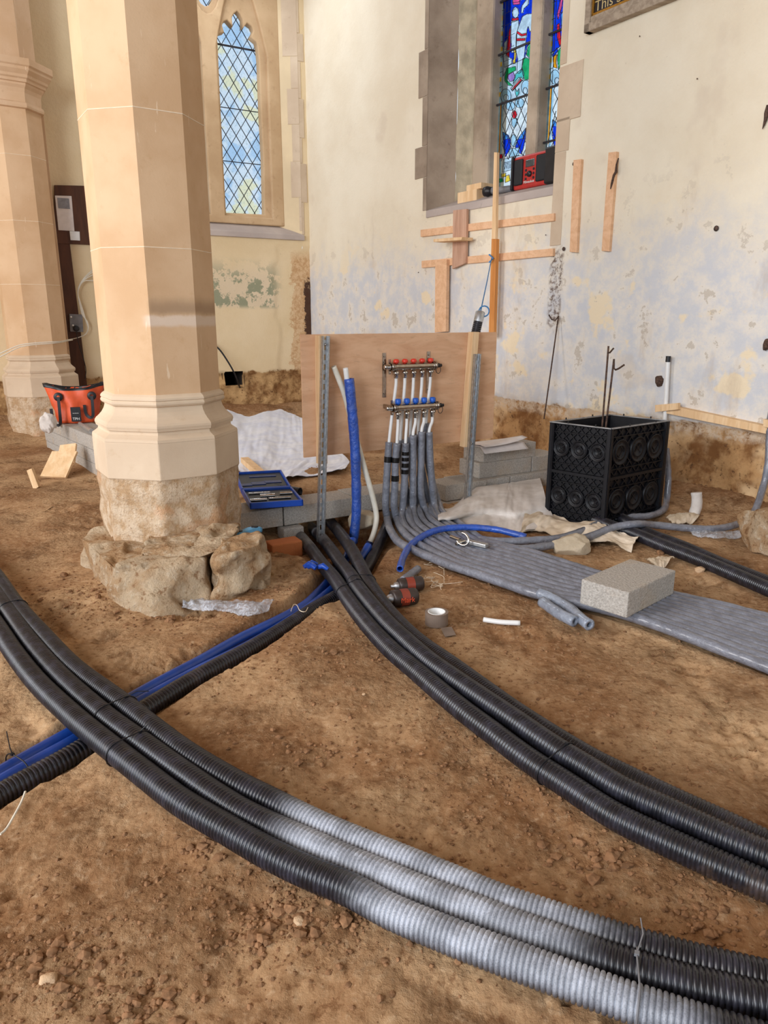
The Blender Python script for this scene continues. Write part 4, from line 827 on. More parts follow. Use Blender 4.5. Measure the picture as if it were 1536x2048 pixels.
# manifold
def fp(x,y,d): return FP.hp(x,y,d)
man=thing('pipe_manifold','five port steel heating manifold with red and blue caps on the plywood board','manifold',fp(820,760,.03))
def rail(pl,pr,d,col,cap,nm):
    a=fp(*pl,d);b=fp(*pr,d); ax=(b-a).normalized(); m=MB(); m.tube([a,b],.0185,20); L=(b-a).length
    for k in range(5): # sleeves round the rail
        c=a+ax*(L*(.09+.205*k)); 
    m.lathe([(.0185,0),(.0215,0),(.0215,.014),(.0185,.014)],a-ax*.002,ax,18); m.lathe([(.0185,0),(.0215,0),(.0215,.014),(.0185,.014)],b-ax*.012,ax,18)
    rl=m.build(nm,M['mani'],man)
    m=MB(); m.lathe([(0,0),(.012,0),(.014,.012),(.014,.03),(.016,.032),(.016,.04),(0,.04)],a-ax*.052,ax,14); m.build('end_plug',M['chrome'],rl)
    m=MB(); m.lathe([(0,0),(.010,0),(.010,.012),(.013,.014),(.013,.034),(.009,.036),(.009,.05),(0,.05)],b,ax,14); m.build('drain_valve',M['blacksmooth'],rl)
    m=MB(); q=b+ax*.03; P=[q+Vector((0,0,-.005))+ax*(.016*math.cos(t))+Vector((0,0,.022*math.sin(t)-.018)) for t in np.linspace(0,2*math.pi,16)]; m.tube(P,.0018,6); m.build('cap_strap',M['blacksmooth'],rl)
    outs=[]
    for k in range(5):
        c=a+ax*(L*(.085+.207*k)); m=MB(); m.lathe([(0,.017),(.010,.017),(.010,.022),(.0155,.022),(.0165,.026),(.0165,.034 if col=='red' else .044),(.012,.040 if col=='red' else .048),(0,.042 if col=='red' else .049)],c,(0,0,1),14); m.build('cap',M[cap],rl)
        m=MB(); m.lathe([(0,-.062),(.010,-.062),(.0125,-.06),(.0125,-.042),(.016,-.041),(.016,-.026),(.009,-.024),(.009,-.014),(0,-.014)],c,(0,0,1),12); m.build('fitting',M['chrome'],rl); outs.append(c+Vector((0,0,-.06)))
    return a,b,ax,outs
RA=rail((785,734),(868,731),.022,'red','red','upper_rail'); BA=rail((789,816),(872,811),-.035,'blue','bluecap','lower_rail')
def bracket(x,y0,y1,d):
    a0,z0=FP.hit(x,y0,PYB-.012);_,z1=FP.hit(x,y1,PYB-.012); m=MB(); m.fbox(FP,a0-.011,a0+.011,PYB-.004,PYB-.001,z1,z0); 
    for z in (z0-.02,z0-.05,z1+.02): m.lathe([(0,0),(.004,0),(.004,.002),(0,.002)],FP.pt(a0,PYB-.006,z),-FP.Y,8)
    m.build('wall_bracket',M['mani'],man)
bracket(770,706,795,0); bracket(859,703,786,0)
for R_,x0,x1 in ((RA,-.012,0),(BA,-.012,0)):
    a,b,ax,_=R_
    for q in (a-ax*.006,b+ax*.006):
        m=MB(); m.lathe([(.020,0),(.0245,0),(.0245,.012),(.020,.012),(.020,0)],q-ax*.006,ax,16); s_,z_=(q-FP.O).dot(FP.X),q.z; yy=(q-FP.O).dot(FP.Y); m.fbox(FP,s_-.005,s_+.005,yy+.02,PYB-.003,z_-.012,z_+.012); m.fbox(FP,s_-.006,s_+.006,yy+.018,yy+.022,z_-.04,z_+.04); m.build('pipe_clamp',M['mani'],man)
# ---- ten lagged pipes: white pipe inside grey foam sleeve
RS_=.0204
def lane(i,start=0): return [Vector(p) for p in LANES[i][start:]]
def fpp(L,d): return [FP.hp(x,y,d if not isinstance(d,(list,tuple)) else d[k]) for k,(x,y) in enumerate(L)]
fronts=[ # (manifold outlet, pixels of the sleeve axis down to the soil, depth, lane, lead pixels on the ground)
 (RA[3][0],[(778,884),(776,918),(773,965),(771,1012),(774,1036)],0,[(783,1064,.03),(803,1088,.024)],'first lagged pipe, outermost of the ten, with one black tape band',[(.03,.035)]),
 (BA[3][0],[(794,886),(791,918),(790,965),(788,1012),(793,1036)],1,[(805,1062,.035),(828,1083,.024)],'second lagged pipe from the left with two black tape bands',[(.03,.03),(.13,.035)]),
 (BA[3][1],[(811,886),(810,934),(808,981),(804,1027)],2,[(812,1056,.035),(836,1074,.024)],'third lagged pipe from the left with four narrow black tape bands',[(.0,.02),(.03,.02),(.065,.022),(.1,.022)]),
 (BA[3][2],[(826,870),(826,934),(826,981),(826,1020)],4,[(838,1050,.035),(862,1068,.024)],'fourth lagged pipe in the front row',[]),
 (BA[3][3],[(843,863),(842,918),(841,981),(850,1020)],6,[(866,1043,.035),(892,1060,.024)],'fifth lagged pipe in the front row, bulging to the right',[]),
 (BA[3][4],[(858,864),(860,918),(864,965),(869,1012)],8,[(880,1036,.035),(905,1052,.024)],'rightmost lagged pipe in the front row',[])]
backs=[(RA[3][1],[(801,880),(806,934),(812,985),(815,1012)],3,[(824,1050,.03),(848,1073,.024)],'lagged pipe hidden behind the second front one'),
 (RA[3][2],[(820,874),(822,930),(828,985),(834,1012)],5,[(850,1046,.03),(876,1064,.024)],'lagged pipe behind the third and fourth front ones'),
 (RA[3][3],[(836,868),(842,930),(852,985),(858,1008)],7,[(870,1036,.03),(896,1054,.024)],'lagged pipe behind the fifth front one'),
 (RA[3][4],[(852,846),(855,918),(866,970),(876,1004)],9,[(888,1028,.03),(918,1046,.024)],'innermost lagged pipe, farthest back against the board')]
for kind,L in (('f',fronts),('b',backs)):
    for n,row in enumerate(L):
        if kind=='f': outlet,px,ln,gp,lab,bands=row; d=-.045 if n else -.02
        else: outlet,px,ln,gp,lab=row; bands=[]; d=.0
        d=d if kind=='f' else .012
        ax=fpp(px,d); path=ax+[G(x,y,z) for x,y,z in gp]+lane(ln,2 if ln<5 else 1)
        t=thing('lagged_pipe',lab+', below the manifold','pipe',ax[-1],'grey lagged heating pipes')
        hose('foam_sleeve',path,RS_,M['foam'],t,16,.012,.0006,.0009,ends=.0125)
        wp=[outlet+Vector((0,0,.004)),outlet+Vector((0,0,-.03)),outlet.lerp(ax[0],.6),ax[0],ax[0].lerp(ax[1],.5)]
        hose('plastic_pipe',wp,.0088,M['white'],t,12,.01)
        if bands:
            P,tt=smooth_path(path,.004)
            for b0,bw in bands:
                b0=b0+.02; i0,i1=int((b0+.03)/.004),int((b0+.03+bw)/.004)
                V,F,UV=sweep(P[i0:i1+1],np.full(i1+1-i0,RS_+.0018),16); link('tape_band',mesh_np('tape_band',V,F,True,UV),M['btape'],t)
            
# ---- front run of three black ducts
GD='three corrugated black ducts in the foreground'
M['dA']=m_duct('black_duct_dusty_a',[(3.36,3.90,.08,.95)]); M['dB']=m_duct('black_duct_dusty_b',[(3.62,4.20,.08,.95)]); M['dC']=m_duct('black_duct_dusty_c',[(3.78,4.42,.08,.95)])
for nm,p,mt,lab in (('a',pA,'dA','nearest of the three foreground black ducts, grey with dust halfway along'),('b',pB,'dB','middle one of the three corrugated black ducts sweeping across the foreground'),('c',pC,'dC','corrugated black duct farthest back of the three sweeping across the foreground')):
    t=thing('corrugated_duct',lab,'duct',Vector(p[9]),GD); corrugated('duct_wall',p,RD,M[mt],t,sub=6)
GD2='three black ducts coming out from under the block wall'
M['dD1']=m_duct('black_duct_marked_a',[(.30,.35,.02,.75),(.52,.78,.05,.5)],(150,146,140)); M['dD2']=m_duct('black_duct_marked_b',[(.30,.345,.02,.6),(.46,.6,.04,.35)],(160,160,164)); M['dD3']=m_duct('black_duct_marked_c',[(.33,.375,.02,.6)],(160,160,164))
for p,mt,lab in ((pD1,'dD1','left of three black ducts from under the block wall, with pale scuffs'),(pD2,'dD2','middle black duct of the three from the block wall, lying slightly raised'),(pD3,'dD3','right black duct of the three from the block wall, nearest the tape roll')):
    o=corrugated('corrugated_duct',p,RD,M[mt]); props(o,lab,'duct',GD2)
o=corrugated('corrugated_duct',pE1,RE,M['black'],pitch=.0125,depth=.0045); props(o,'corrugated black duct lying in the trench beside the two blue pipes','duct')
o=corrugated('corrugated_duct',pP1,RD,M['black']); props(o,'front one of the two black ducts running out from the black crate','duct','pair of ducts from the crate')
o=corrugated('corrugated_duct',pP2,RD,M['black']); props(o,'rear one of the two black ducts running out from the black crate','duct','pair of ducts from the crate')
o=hose('blue_water_pipe',pb1,.0205,M['blue']); props(o,'back one of the two blue pipes lying in the diagonal trench','pipe','blue pipes in the trench')
o=hose('blue_water_pipe',pb2,.0205,M['blue']); props(o,'front one of the two blue pipes in the trench, touching the black duct','pipe','blue pipes in the trench')
# cable ties
def tie(paths,f,lab,mat='blacksmooth',tail=None):
    """a tie round neighbouring ducts at the point nearest pixel f"""
    q=G(f[0],f[1],.06); cs=[]
    for p in paths: P,_=smooth_path(p,.01); i=int(np.argmin(((P-np.array(q))**2).sum(1))); cs.append((Vector(P[i]),Vector(P[min(i+1,len(P)-1)]-P[i-1]).normalized()))
    T=cs[0][1]; S=T.cross(Vector((0,0,1))).normalized(); cs=[c for c,_ in cs]; r=RD+.0025
    cs.sort(key=lambda c:c.dot(S)); a,b=cs[0],cs[-1]; P=[]
    for k in range(9): t=math.pi/2+math.pi*k/8; P.append(a+S*(r*math.cos(t))+Vector((0,0,r*math.sin(t))))
    for k in range(9): t=-math.pi/2+math.pi*k/8; P.append(b+S*(r*math.cos(t))+Vector((0,0,r*math.sin(t))))
    P.append(P[0]); t_=thing('cable_tie',lab,'cable tie',a)
    m=MB(); m.tube(P,.0018,6,False); m.build('strap',M[mat],t_)
    m=MB(); c=P[0]; m.bar(c-S*.004,c+S*.004,.008,.006); m.build('buckle',M[mat],t_)
    if tail: m=MB(); m.tube([P[0]]+tail(P[0],S,T),.0013,6); m.build('tail',M[mat],t_)
tie([pB,pC],(30,1205),'black cable tie round two foreground ducts at the far left')
tie([pA,pB],(270,1475),'black cable tie on the foreground ducts just before the trench',tail=lambda c,S,T:[c+Vector((.01,0,.01)),c+Vector((.025,.01,.022))])
tie([pB,pC],(250,1400),'black cable tie with a long pale tail where the ducts cross the blue pipes',tail=lambda c,S,T:[c+Vector((.03,.01,.012)),c+Vector((.06,.02,.006))])
tie([pD1,pD2],(700,1165),'black cable tie on the left two ducts near the blue cloth'); tie([pD2,pD3],(735,1150),'black cable tie joining the middle and right ducts from the block wall')
tie([pA,pB],(1275,1960),'clear cable tie round the dusty foreground ducts at the lower right',mat='grey',tail=lambda c,S,T:[c+Vector((.02,.03,.01)),c+Vector((.03,.07,.004))])
tie([pD1,pD2],(1095,1525),'black cable tie on the right hand run of ducts halfway along')
tie([pb1,pb2],(75,1500),'black cable tie with an upright tail round the two blue pipes',tail=lambda c,S,T:[c+Vector((-.004,0,.02)),c+Vector((-.012,.01,.06))])
# ---- blue lagged riser and white pipes by the left channel
def FPath(L): return [FP.hp(x,y,d) for x,y,d in L]
t=thing('blue_lagged_pipe','upright pipe in shiny blue lagging with a white end, right of the left channel','pipe',FP.hp(708,1075,-.03))
hose('blue_sleeve',FPath([(698,757,-.02),(704,820,-.02),(709,880,-.02),(712,950,-.025),(713,1010,-.03),(711,1045,-.035),(706,1085,-.04)]),.0265,M['bluef'],t,20,.012,.001,.0014,ends=.016)
hose('plastic_pipe',FPath([(691,736,-.02),(694,760,-.02),(697,790,-.02)]),.0135,M['white'],t,16,.01,ends=.0105)
t=thing('white_plastic_pipe','bent white pipe leaning behind the blue lagged pipe','pipe',FP.hp(742,1075,-.05))
hose('pipe_wall',FPath([(667,733,.03),(675,752,.03),(688,785,.02),(700,830,.02),(716,890,.01),(733,950,-.01),(747,1000,-.03),(753,1035,-.05),(748,1065,-.07),(737,1092,-.08)]),.0150,M['whitew'],t,16,.01,ends=.0115)
hose('blue_collar',FPath([(740,1084,-.078),(732,1105,-.09),(722,1124,-.10)]),.020,M['navy'],t,16,.01,ends=.016)
o=hose('blue_sleeve_offcut',[G(x,y,z) for x,y,z in [(800,1138,.018),(806,1116,.025),(820,1092,.035),(846,1072,.05),(875,1060,.062),(911,1055,.066),(953,1055,.064),(997,1060,.058),(1026,1067,.048),(1052,1074,.036)]],.0165,M['bluef'],None,18,.012,.0006,.0008,ends=.0115); props(o,'curved length of blue lagging arching over the grey pipes','pipe')
# ---- two long grey lagged pipes beside the crate
cc=G(1325,1027,0)
o=hose('grey_lagged_hose',[G(1324,905,.0)+Vector((0,0,.0))]*0+[Vector((cc.x+.07,cc.y+.22,.34)),Vector((cc.x+.06,cc.y+.12,.18)),G(1333,1000,.06),G(1326,1020,.03),G(1295,1032,.025),G(1240,1034,.028),G(1200,1046,.03),G(1165,1062,.028),G(1120,1076,.024),G(1060,1081,.024),G(1000,1083,.022),G(955,1078,.022)],.0195,M['foam'],None,16,.012,.0006,.001,ends=.012); props(o,'grey lagged pipe curling round the foot of the black crate','pipe')
w0=FR.hp(1540,850,-.03);w1=FR.hp(1536,930,-.06);w2=FR.hp(1526,975,-.09)
o=hose('grey_lagged_hose',[w0+Vector((.0,0,.12)),w0,w1,w2,G(1506,1028,.05),G(1470,1050,.03),G(1420,1058,.028),G(1370,1056,.028),G(1310,1050,.045),G(1270,1048,.075),G(1230,1054,.06),G(1180,1073,.03),G(1150,1081,.026),G(1110,1089,.024),G(1060,1097,.022),G(1010,1097,.022),G(960,1090,.022)],.0195,M['foam'],None,16,.012,.0006,.001,ends=.012); props(o,'grey lagged pipe coming down the right wall and crossing the black ducts','pipe')
# ---- two cut ends of lagging lying beside the bundle
for L,lab in (([(1085,1204,.022),(1110,1222,.022),(1130,1234,.022),(1150,1243,.022)],'left short cut piece of grey lagging with an open end'),([(1078,1186,.03),(1105,1197,.026),(1140,1218,.022),(1160,1236,.022),(1179,1250,.022)],'right short cut piece of grey lagging with an open end')):
    o=hose('lagging_offcut',[G(*p) for p in L],.0215,M['foam2'],None,18,.01,.0006,.001,ends=.0105); props(o,lab,'lagging')
# ============================================================ BLACK CRATE with rods
ca,cb,cd=G(1090,1032,0),G(1207,1058,0),G(1320,1028,0); ce=ca+cd-cb
def zat(x,y,p): # height above p seen at pixel row y
    d=ray(x,y); t=p.y/d.y; return HC+d.z*t
HT=(zat(1212,863,cb)+zat(1080,840,ca)+zat(1333,840,cd))/3
crate=thing('drainage_crate','square black plastic lattice crate standing open beside the right wall','crate',cb)
def cpt(o,u,v,w,n): return o+u*v+Vector((0,0,w))+n
def side(o,p,nm,full=True):
    u=(p-o); L=u.length; u=u/L; n=Vector((u.y,-u.x,0)); cen=(ca+cb+cd+ce)/4
    if (o+u*L/2+n-cen).length<(o+u*L/2-cen).length: n=-n
    m=MB()
    def bxp(a0,a1,z0,z1,d0,d1): m.hexa([o+u*a0+n*d0+Vector((0,0,z0)),o+u*a1+n*d0+Vector((0,0,z0)),o+u*a1+n*d1+Vector((0,0,z0)),o+u*a0+n*d1+Vector((0,0,z0)),o+u*a0+n*d0+Vector((0,0,z1)),o+u*a1+n*d0+Vector((0,0,z1)),o+u*a1+n*d1+Vector((0,0,z1)),o+u*a0+n*d1+Vector((0,0,z1))])
    bxp(0,L,0,HT,-.028,-.02)
    bxp(0,.018,0,HT,-.02,.004); bxp(L-.018,L,0,HT,-.02,.004)
    bxp(0,L,0,.012,-.02,.002); bxp(0,L,HT/2-.008,HT/2+.008,-.02,.003)
    for h in (HT*.09,HT*.40,HT*.59,HT*.91): bxp(.018,L-.018,h-.002,h+.002,-.02,-.001)
    for half in (0,1):
        z0=half*HT/2; 
        for sg in (1,-1):
            for k in range(-7,13):
                a=k*L/8; p0=Vector((a,z0+.012)); p1=Vector((a+sg*HT/2*.9,z0+HT/2-.012)); 
                q=[]
                for tt in (0,1): pass
                lo,hi=.018,L-.018; d=p1-p0; t0,t1=0,1
                if abs(d.x)>1e-6:
                    ta,tb=(lo-p0.x)/d.x,(hi-p0.x)/d.x; 
                    if ta>tb: ta,tb=tb,ta
                    t0,t1=max(0,ta),min(1,tb)
                if t1-t0<.05: continue
                s_,e_=p0+d*t0,p0+d*t1; m.bar(o+u*s_.x-n*.014+Vector((0,0,s_.y)),o+u*e_.x-n*.014+Vector((0,0,e_.y)),.005,.007,up=n)
    w=m.build(nm,M['crate'],crate,fix=True)
    for half in (0,1):
        for k in range(3):
            c=o+u*(L*(.2+.3*k))+Vector((0,0,half*HT/2+HT*.25)); m=MB(); R=min(L*.135,HT*.13)
            m.lathe([(R,-.02),(R,-.004),(R*.94,-.002),(R*.86,-.010),(R*.62,-.012),(R*.58,-.006),(R*.5,-.006),(R*.46,-.013),(0,-.013)],c,n,24); m.build('round_socket',M['crate'],w)
    return w
side(ca,cb,'left_panel'); side(cb,cd,'right_panel'); side(cd,ce,'back_panel'); side(ce,ca,'far_panel')
m=MB()
for a,b in ((ca,cb),(cb,cd),(cd,ce),(ce,ca)): 
    m.bar(a+Vector((0,0,HT)),b+Vector((0,0,HT)),.014,.004)
m.build('rim',simple('grey_rim',(150,150,150),.6,var=.2),crate)  # rim coloured paler than the panels
m=MB()
for a,b in ((ca,cb),(cb,cd),(cd,ce),(ce,ca)):
    for f in (.3,.75): c=a.lerp(b,f)+Vector((0,0,HT)); m.lathe([(.004,0),(.004,.012),(0,.014)],c,(0,0,1),8)
m.build('peg',M['crate'],crate)
cc_=(ca+cb+cd+ce)/4
def rod(px,lab,hook,zb):
    (xt,yt),(xb,yb)=px; Y=cc_.y+(.06 if hook else -.02); a=DY(xt,yt,Y); b=DY(xb,yb,Y); d=(b-a); k=(a.z-zb)/(a.z-b.z); b=a+d*k
    R=FR.X*-1; m=MB(); P=[b,a]; m.tube(P,.0055,8); s=m.build('steel_rod',M['rust']); props(s,lab,'rod','hooked steel rods in the crate')
    return a,s
a,s=rod(((1217,692),(1204,858)),'taller rusty steel rod with a small hook standing in the black crate',1,.04)
def addhook(s,P,r=.005): m=MB(); m.tube(P,r,8); return m.build('hook',M['rust'],s)
rt=Vector((.955,.297,0))
addhook(s,[a+Vector((0,0,-.035)),a+rt*.012+Vector((0,0,-.036)),a+rt*.034+Vector((0,0,-.012))])
a,s=rod(((1228,718),(1211,860)),'shorter rusty steel rod with a wide hook standing in the black crate',0,.04)
addhook(s,[a+Vector((0,0,0)),a+rt*.004+Vector((0,0,-.05)),a+rt*.016+Vector((0,0,-.058)),a+rt*.034+Vector((0,0,-.052)),a+rt*.068+Vector((0,0,-.032))])
# hooked rod leaning on the wall
a=FR.hp(1117,632,-.02); b=FR.hp(1088,838,-.25)
m=MB(); m.tube([a,a.lerp(b,.5),b],.005,8); s=m.build('steel_rod',M['rust']); props(s,'thin rusty rod with a curled top leaning on the right wall','rod'); addhook(s,[a,a-FR.X*.0+Vector((-.02,0,-.03)),a+Vector((-.05,-.01,-.025)),a+Vector((-.075,-.02,.01))],.0045)
# white pipe with black cap at the wall
p0=FR.hp(1336,722,-.045);p1=FR.hp(1330,845,-.045); m=MB(); m.tube([p0,p0.lerp(p1,.6),p1+Vector((0,0,-.05))],.0135,14); o=m.build('white_plastic_pipe',M['white']); props(o,'straight white pipe with a black cap standing against the right wall','pipe')
m=MB(); m.tube([p0+Vector((0,0,.03)),p0+Vector((0,0,-.006))],.0155,14); m.build('cap',M['blacksmooth'],o)
# ============================================================ TIMBERS AND FITTINGS ON THE RIGHT WALL
def rbox(nm,a,b,c,d,y0,y1,mat,lab,cat,grp=None,dep=0): # corner pixels in order TL TR BR BL on the wall face
    P=[FR.hit(x,y,dep) for x,y in (a,b,c,d)]; m=MB(); m.hexa([FR.pt(P[3][0],y0,P[3][1]),FR.pt(P[2][0],y0,P[2][1]),FR.pt(P[2][0],y1,P[2][1]),FR.pt(P[3][0],y1,P[3][1]),FR.pt(P[0][0],y0,P[0][1]),FR.pt(P[1][0],y0,P[1][1]),FR.pt(P[1][0],y1,P[1][1]),FR.pt(P[0][0],y1,P[0][1])]); o=m.build(nm,M[mat],None,.001); props(o,lab,cat,grp); return o
rbox('timber_batten',(845,460),(1112,427),(1112,442),(845,474),-.022,.006,'pinep','upper horizontal pink pine batten under the stained glass window','batten','battens under the stained glass window')
rbox('timber_batten',(847,522),(1110,497),(1110,512),(847,536),-.022,.006,'pinep','lower horizontal pink pine batten under the stained glass window','batten','battens under the stained glass window')
rbox('timber_board',(909,421),(936,418),(934,526),(907,538),-.045,-.022,'old','reddish vertical board nailed across the two horizontal battens','board',dep=-.03)
rbox('small_shelf',(880,479),(938,475),(936,481),(880,485),-.16,-.045,'pine','small wooden ledge sticking out from the reddish board','shelf',dep=-.09)
rbox('timber_post',(875,521),(898,519),(896,663),(874,665),-.055,-.022,'pinep','vertical pine post below the left end of the lower batten','timber',dep=-.03)
rbox('timber_batten',(1152,321),(1167,319),(1158,505),(1144,504),-.025,.004,'pinep','left one of two vertical battens to the right of the window','batten','vertical battens right of the window')
rbox('timber_batten',(1222,306),(1238,304),(1223,503),(1208,502),-.025,.004,'pinep','right one of two vertical battens, with a dark split down its face','batten','vertical battens right of the window')
P=[FR.hp(x,y,-.028) for x,y in ((1237,316),(1233,330),(1232,344),(1228,350),(1224,366),(1221,378))]; m=MB(); m.tube(P,[.004,.006,.009,.008,.008,.003],6); o=m.build('wood_split',M['rust']); props(o,'dark strip standing for the split in the right vertical batten','bracket')  # raised dark strip stands for the split in the batten
t=rbox('slim_pole',(990,305),(996,305),(993,478),(985,478),-.10,-.075,'pine','tall slim wooden pole leaning against the wall under the window','pole',dep=-.09)
rbox('slim_pole',(985,478),(995,478),(989,672),(979,672),-.10,-.07,'orangew','orange brown lower pole standing behind the board','pole',dep=-.09)
rbox('timber_rail',(1330,808),(1560,857),(1560,872),(1330,825),-.05,.01,'pine','long low pine rail along the right wall','timber',dep=-.03)
rbox('timber_offcut',(1311,810),(1357,806),(1357,819),(1311,824),-.075,-.05,'pine','short pine offcut fixed across the end of the low rail','timber',dep=-.07)
rbox('timber_offcut',(1527,838),(1550,843),(1550,858),(1527,853),-.075,-.05,'pine','small pine piece on the low rail at the right edge','timber',dep=-.07)
o=rock('rusty_bracket',tuple(FR.hp(1319,762,-.012)),(.06,.03,.065),M['rust'],seed=4,sub=3,amp=.3); props(o,'rusty square iron fixing set in the right wall','bracket')
o=rock('iron_hook',tuple(FR.hp(1532,690,-.02)),(.03,.03,.07),M['rust'],seed=9,sub=3,amp=.3); props(o,'dark iron hinge fixing at the right edge of the wall','bracket')
P=[FR.hp(x,y,-.012) for x,y in ((1536,210),(1533,226),(1531,240),(1525,258))]; m=MB(); m.tube(P,[.008,.012,.009,.002],6); o=m.build('wall_crack',M['rust']); props(o,'dark strip standing for a crack in the wall at the upper right','bracket')  # raised dark strip added to stand for a crack in the wall
# cracks, plugs
m=MB()
for x,y,r in ((1129,498,.014),(1149,328,.012),(1434,457,.016),(1093,470,.004),(838,545,.005),(1281,73,.004),(1396,158,.004)):
    a,z=FR.hit(x,y,0); m.lathe([(0,-.001),(r,-.001),(r*.8,.002),(0,.002)],FR.pt(a,-.008,z),FR.Y,12)
o=m.build('wall_plug_hole',simple('dark_hole',(90,72,62),.95,var=.3,scale=50),None,base=tuple(FR.pt(3.5,0,1.6))); props(o,kind='structure'); o.name='trim_5'
# framed board with gilt slip
fr=thing('framed_notice','dark lettered board in a grey wooden frame, high on the right wall','notice board',FR.hp(1180,40,-.03))
s0,z0=FR.hit(1168,67,-.05); s1=5.3; 
m=MB(); m.fbox(FR,s0+.05,s1,-.03,0,z0+.10,z0+1.3); bd=m.build('painted_board',simple('dark_board',(30,30,44),.5),fr)
m=MB(); m.fbox(FR,s0,s1,-.055,.0,z0,z0+.05); m.fbox(FR,s0,s1,-.045,.0,z0+.05,z0+.085); m.fbox(FR,s0,s0+.045,-.055,0,z0,z0+1.3); m.build('frame',M['frame'],fr,.004)
m=MB(); m.fbox(FR,s0+.045,s1,-.042,-.0,z0+.085,z0+.098); m.fbox(FR,s0+.045,s0+.06,-.042,0,z0+.085,z0+1.3); m.build('gilt_slip',M['gold'],fr)
a,z=FR.hit(1185,17,-.031); text_obj('lettering','This Schedule',.085,.001,FR.mat(a+.02,-.0315,z)@Matrix.Rotation(math.pi/2,4,'X')@Matrix.Shear('XY',4,(.2,0)),simple('gold_lettering',(206,184,130),.5),bd,'LEFT')
# ---- things on the window sill
def sillp(x,y,d): return FR.hp(x,y,d)
def sz(d): return SZ+.0+d*.37 if d>0 else SZ
a0,_=FR.hit(1022,378,.10); a1,_=FR.hit(1100,362,.10); zs=SZ+.045
rad=thing('site_radio','red and black portable radio standing on the window sill','radio',FR.pt((a0+a1)/2,.13,zs))
FRz=Frame((FR.pt(a0,.10,0).x,FR.pt(a0,.10,0).y,0),FR.X); RW=.40; RH=.235; k=1
m=MB(); m.fbox(FRz,.02,RW-.02,0,.12,zs,zs+RH); m.build('body',M['radio'],rad,.014)
m=MB(); m.fbox(FRz,.035,.125,-.012,.0,zs+.03,zs+RH-.025); m.build('speaker',M['speaker'],rad,.01)
m=MB(); m.fbox(FRz,.265,.37,-.012,.0,zs+.03,zs+RH-.025); m.build('speaker',M['speaker'],rad,.01)
m=MB(); m.fbox(FRz,.0,.024,-.015,.13,zs+.0,zs+RH+.004); m.build('bumper',M['blacksmooth'],rad,.01)
m=MB(); m.fbox(FRz,RW-.045,RW+.10,-.018,.15,zs-.0,zs+RH+.012); m.build('battery_housing',M['blacksmooth'],rad,.012)
m=MB(); m.fbox(FRz,.15,.24,-.004,.0,zs+.145,zs+.195); m.build('display',simple('grey_display',(70,76,78),.25),rad,.003)
m=MB(); m.lathe([(0,0),(.021,0),(.021,.012),(0,.014)],FRz.pt(.195,0,zs+.095),-FRz.Y,18); m.build('dial',M['blacksmooth'],rad)
for i in range(3):
    for xx in (.155,.235): m=MB(); m.lathe([(.009,0),(.009,.004),(.005,.004),(.005,.001),(0,.001)],FRz.pt(xx,0,zs+.125-.03*i),-FRz.Y,10); m.build('button',M['blacksmooth'],rad)
text_obj('lettering','Milwaukee',.026,.001,FRz.mat(.19,-.002,zs+.042)@Matrix.Rotation(math.pi/2,4,'X')@Matrix.Shear('XY',4,(.3,0)),M['white'],rad)
q=FRz.pt(.24,.10,zs+RH); m=MB(); m.tube([q,q+FR.X*.09+Vector((0,0,.27))],.003,6); m.build('aerial',M['blacksmooth'],rad)
def sbox(nm,px,dx,y0,y1,h,mat,lab,cat):
    a,_=FR.hit(px,390,(y0+y1)/2); zz=SZ+.37*y0; m=MB(); m.fbox(FR,a-dx/2,a+dx/2,y0,y1,zz-.0,zz+h); o=m.build(nm,M[mat],None,.003); return props(o,lab,cat)
sbox('timber_offcut',944,.24,.05,.16,.085,'pine','lower pale wood block at the left end of the window sill','timber')
a,_=FR.hit(960,372,.12); m=MB(); m.fbox(FR,a-.11,a+.07,.07,.20,SZ+.105,SZ+.15); o=m.build('timber_offcut',M['pine'],None,.003); props(o,'pale wood offcut lying on top of the block on the window sill','timber')
a,_=FR.hit(980,378,.1); a2,_=FR.hit(1018,378,.1); tl=thing('work_torch','black and grey torch lying on the window sill left of the radio','torch',FR.pt(a,.1,SZ+.05)); m=MB(); m.lathe([(0,0),(.035,.0),(.04,.03),(.034,.05),(.03,.07),(0,.07)],FR.pt(a-.02,.06,SZ+.07),(FR.X+FR.Y*.3),16); m.build('lamp_head',M['blacksmooth'],tl); m=MB(); m.lathe([(0,.06),(.026,.06),(.024,.26),(0,.26)],FR.pt(a-.02,.06,SZ+.07),(FR.X+FR.Y*.3),16); m.build('body',M['grey'],tl)
# ---- corrugated stub with tape and blue rope above the board
p0=FP.hp(948,680,.10);p1=FP.hp(960,628,.10); t=thing('capped_duct','upright black corrugated duct end bound with silver tape, behind the board','duct',p0)
corrugated('duct_wall',[p0+(p0-p1)*3.0,p0,p1],.027,M['black'],t,pitch=.011,depth=.004)
m=MB(); ax=(p1-p0).normalized(); m.lathe([(.028,-.045),(.0285,.01),(.022,.016),(0,.016)],p1,ax,18); m.build('silver_tape',M['steel'],t)
r0=p1+ax*.016; r1=FR.hp(983,517,-.11); t=thing('blue_rope','thin blue rope tied from the slim pole to the taped duct','rope',r0)
m=MB(); m.tube([r1,r1.lerp(r0,.5)+Vector((0,0,-.01)),r0],.0035,6); m.tube([r0+Vector((.03*math.cos(q)+.02,0,.03*math.sin(q))) for q in np.linspace(0,2*math.pi,14)],.004,6); m.tube([r1+Vector((-.02,0,.03)),r1+Vector((.01,-.02,.0)),r1+Vector((-.02,-.01,-.03))],.006,6); m.build('cord',M['rope'],t)
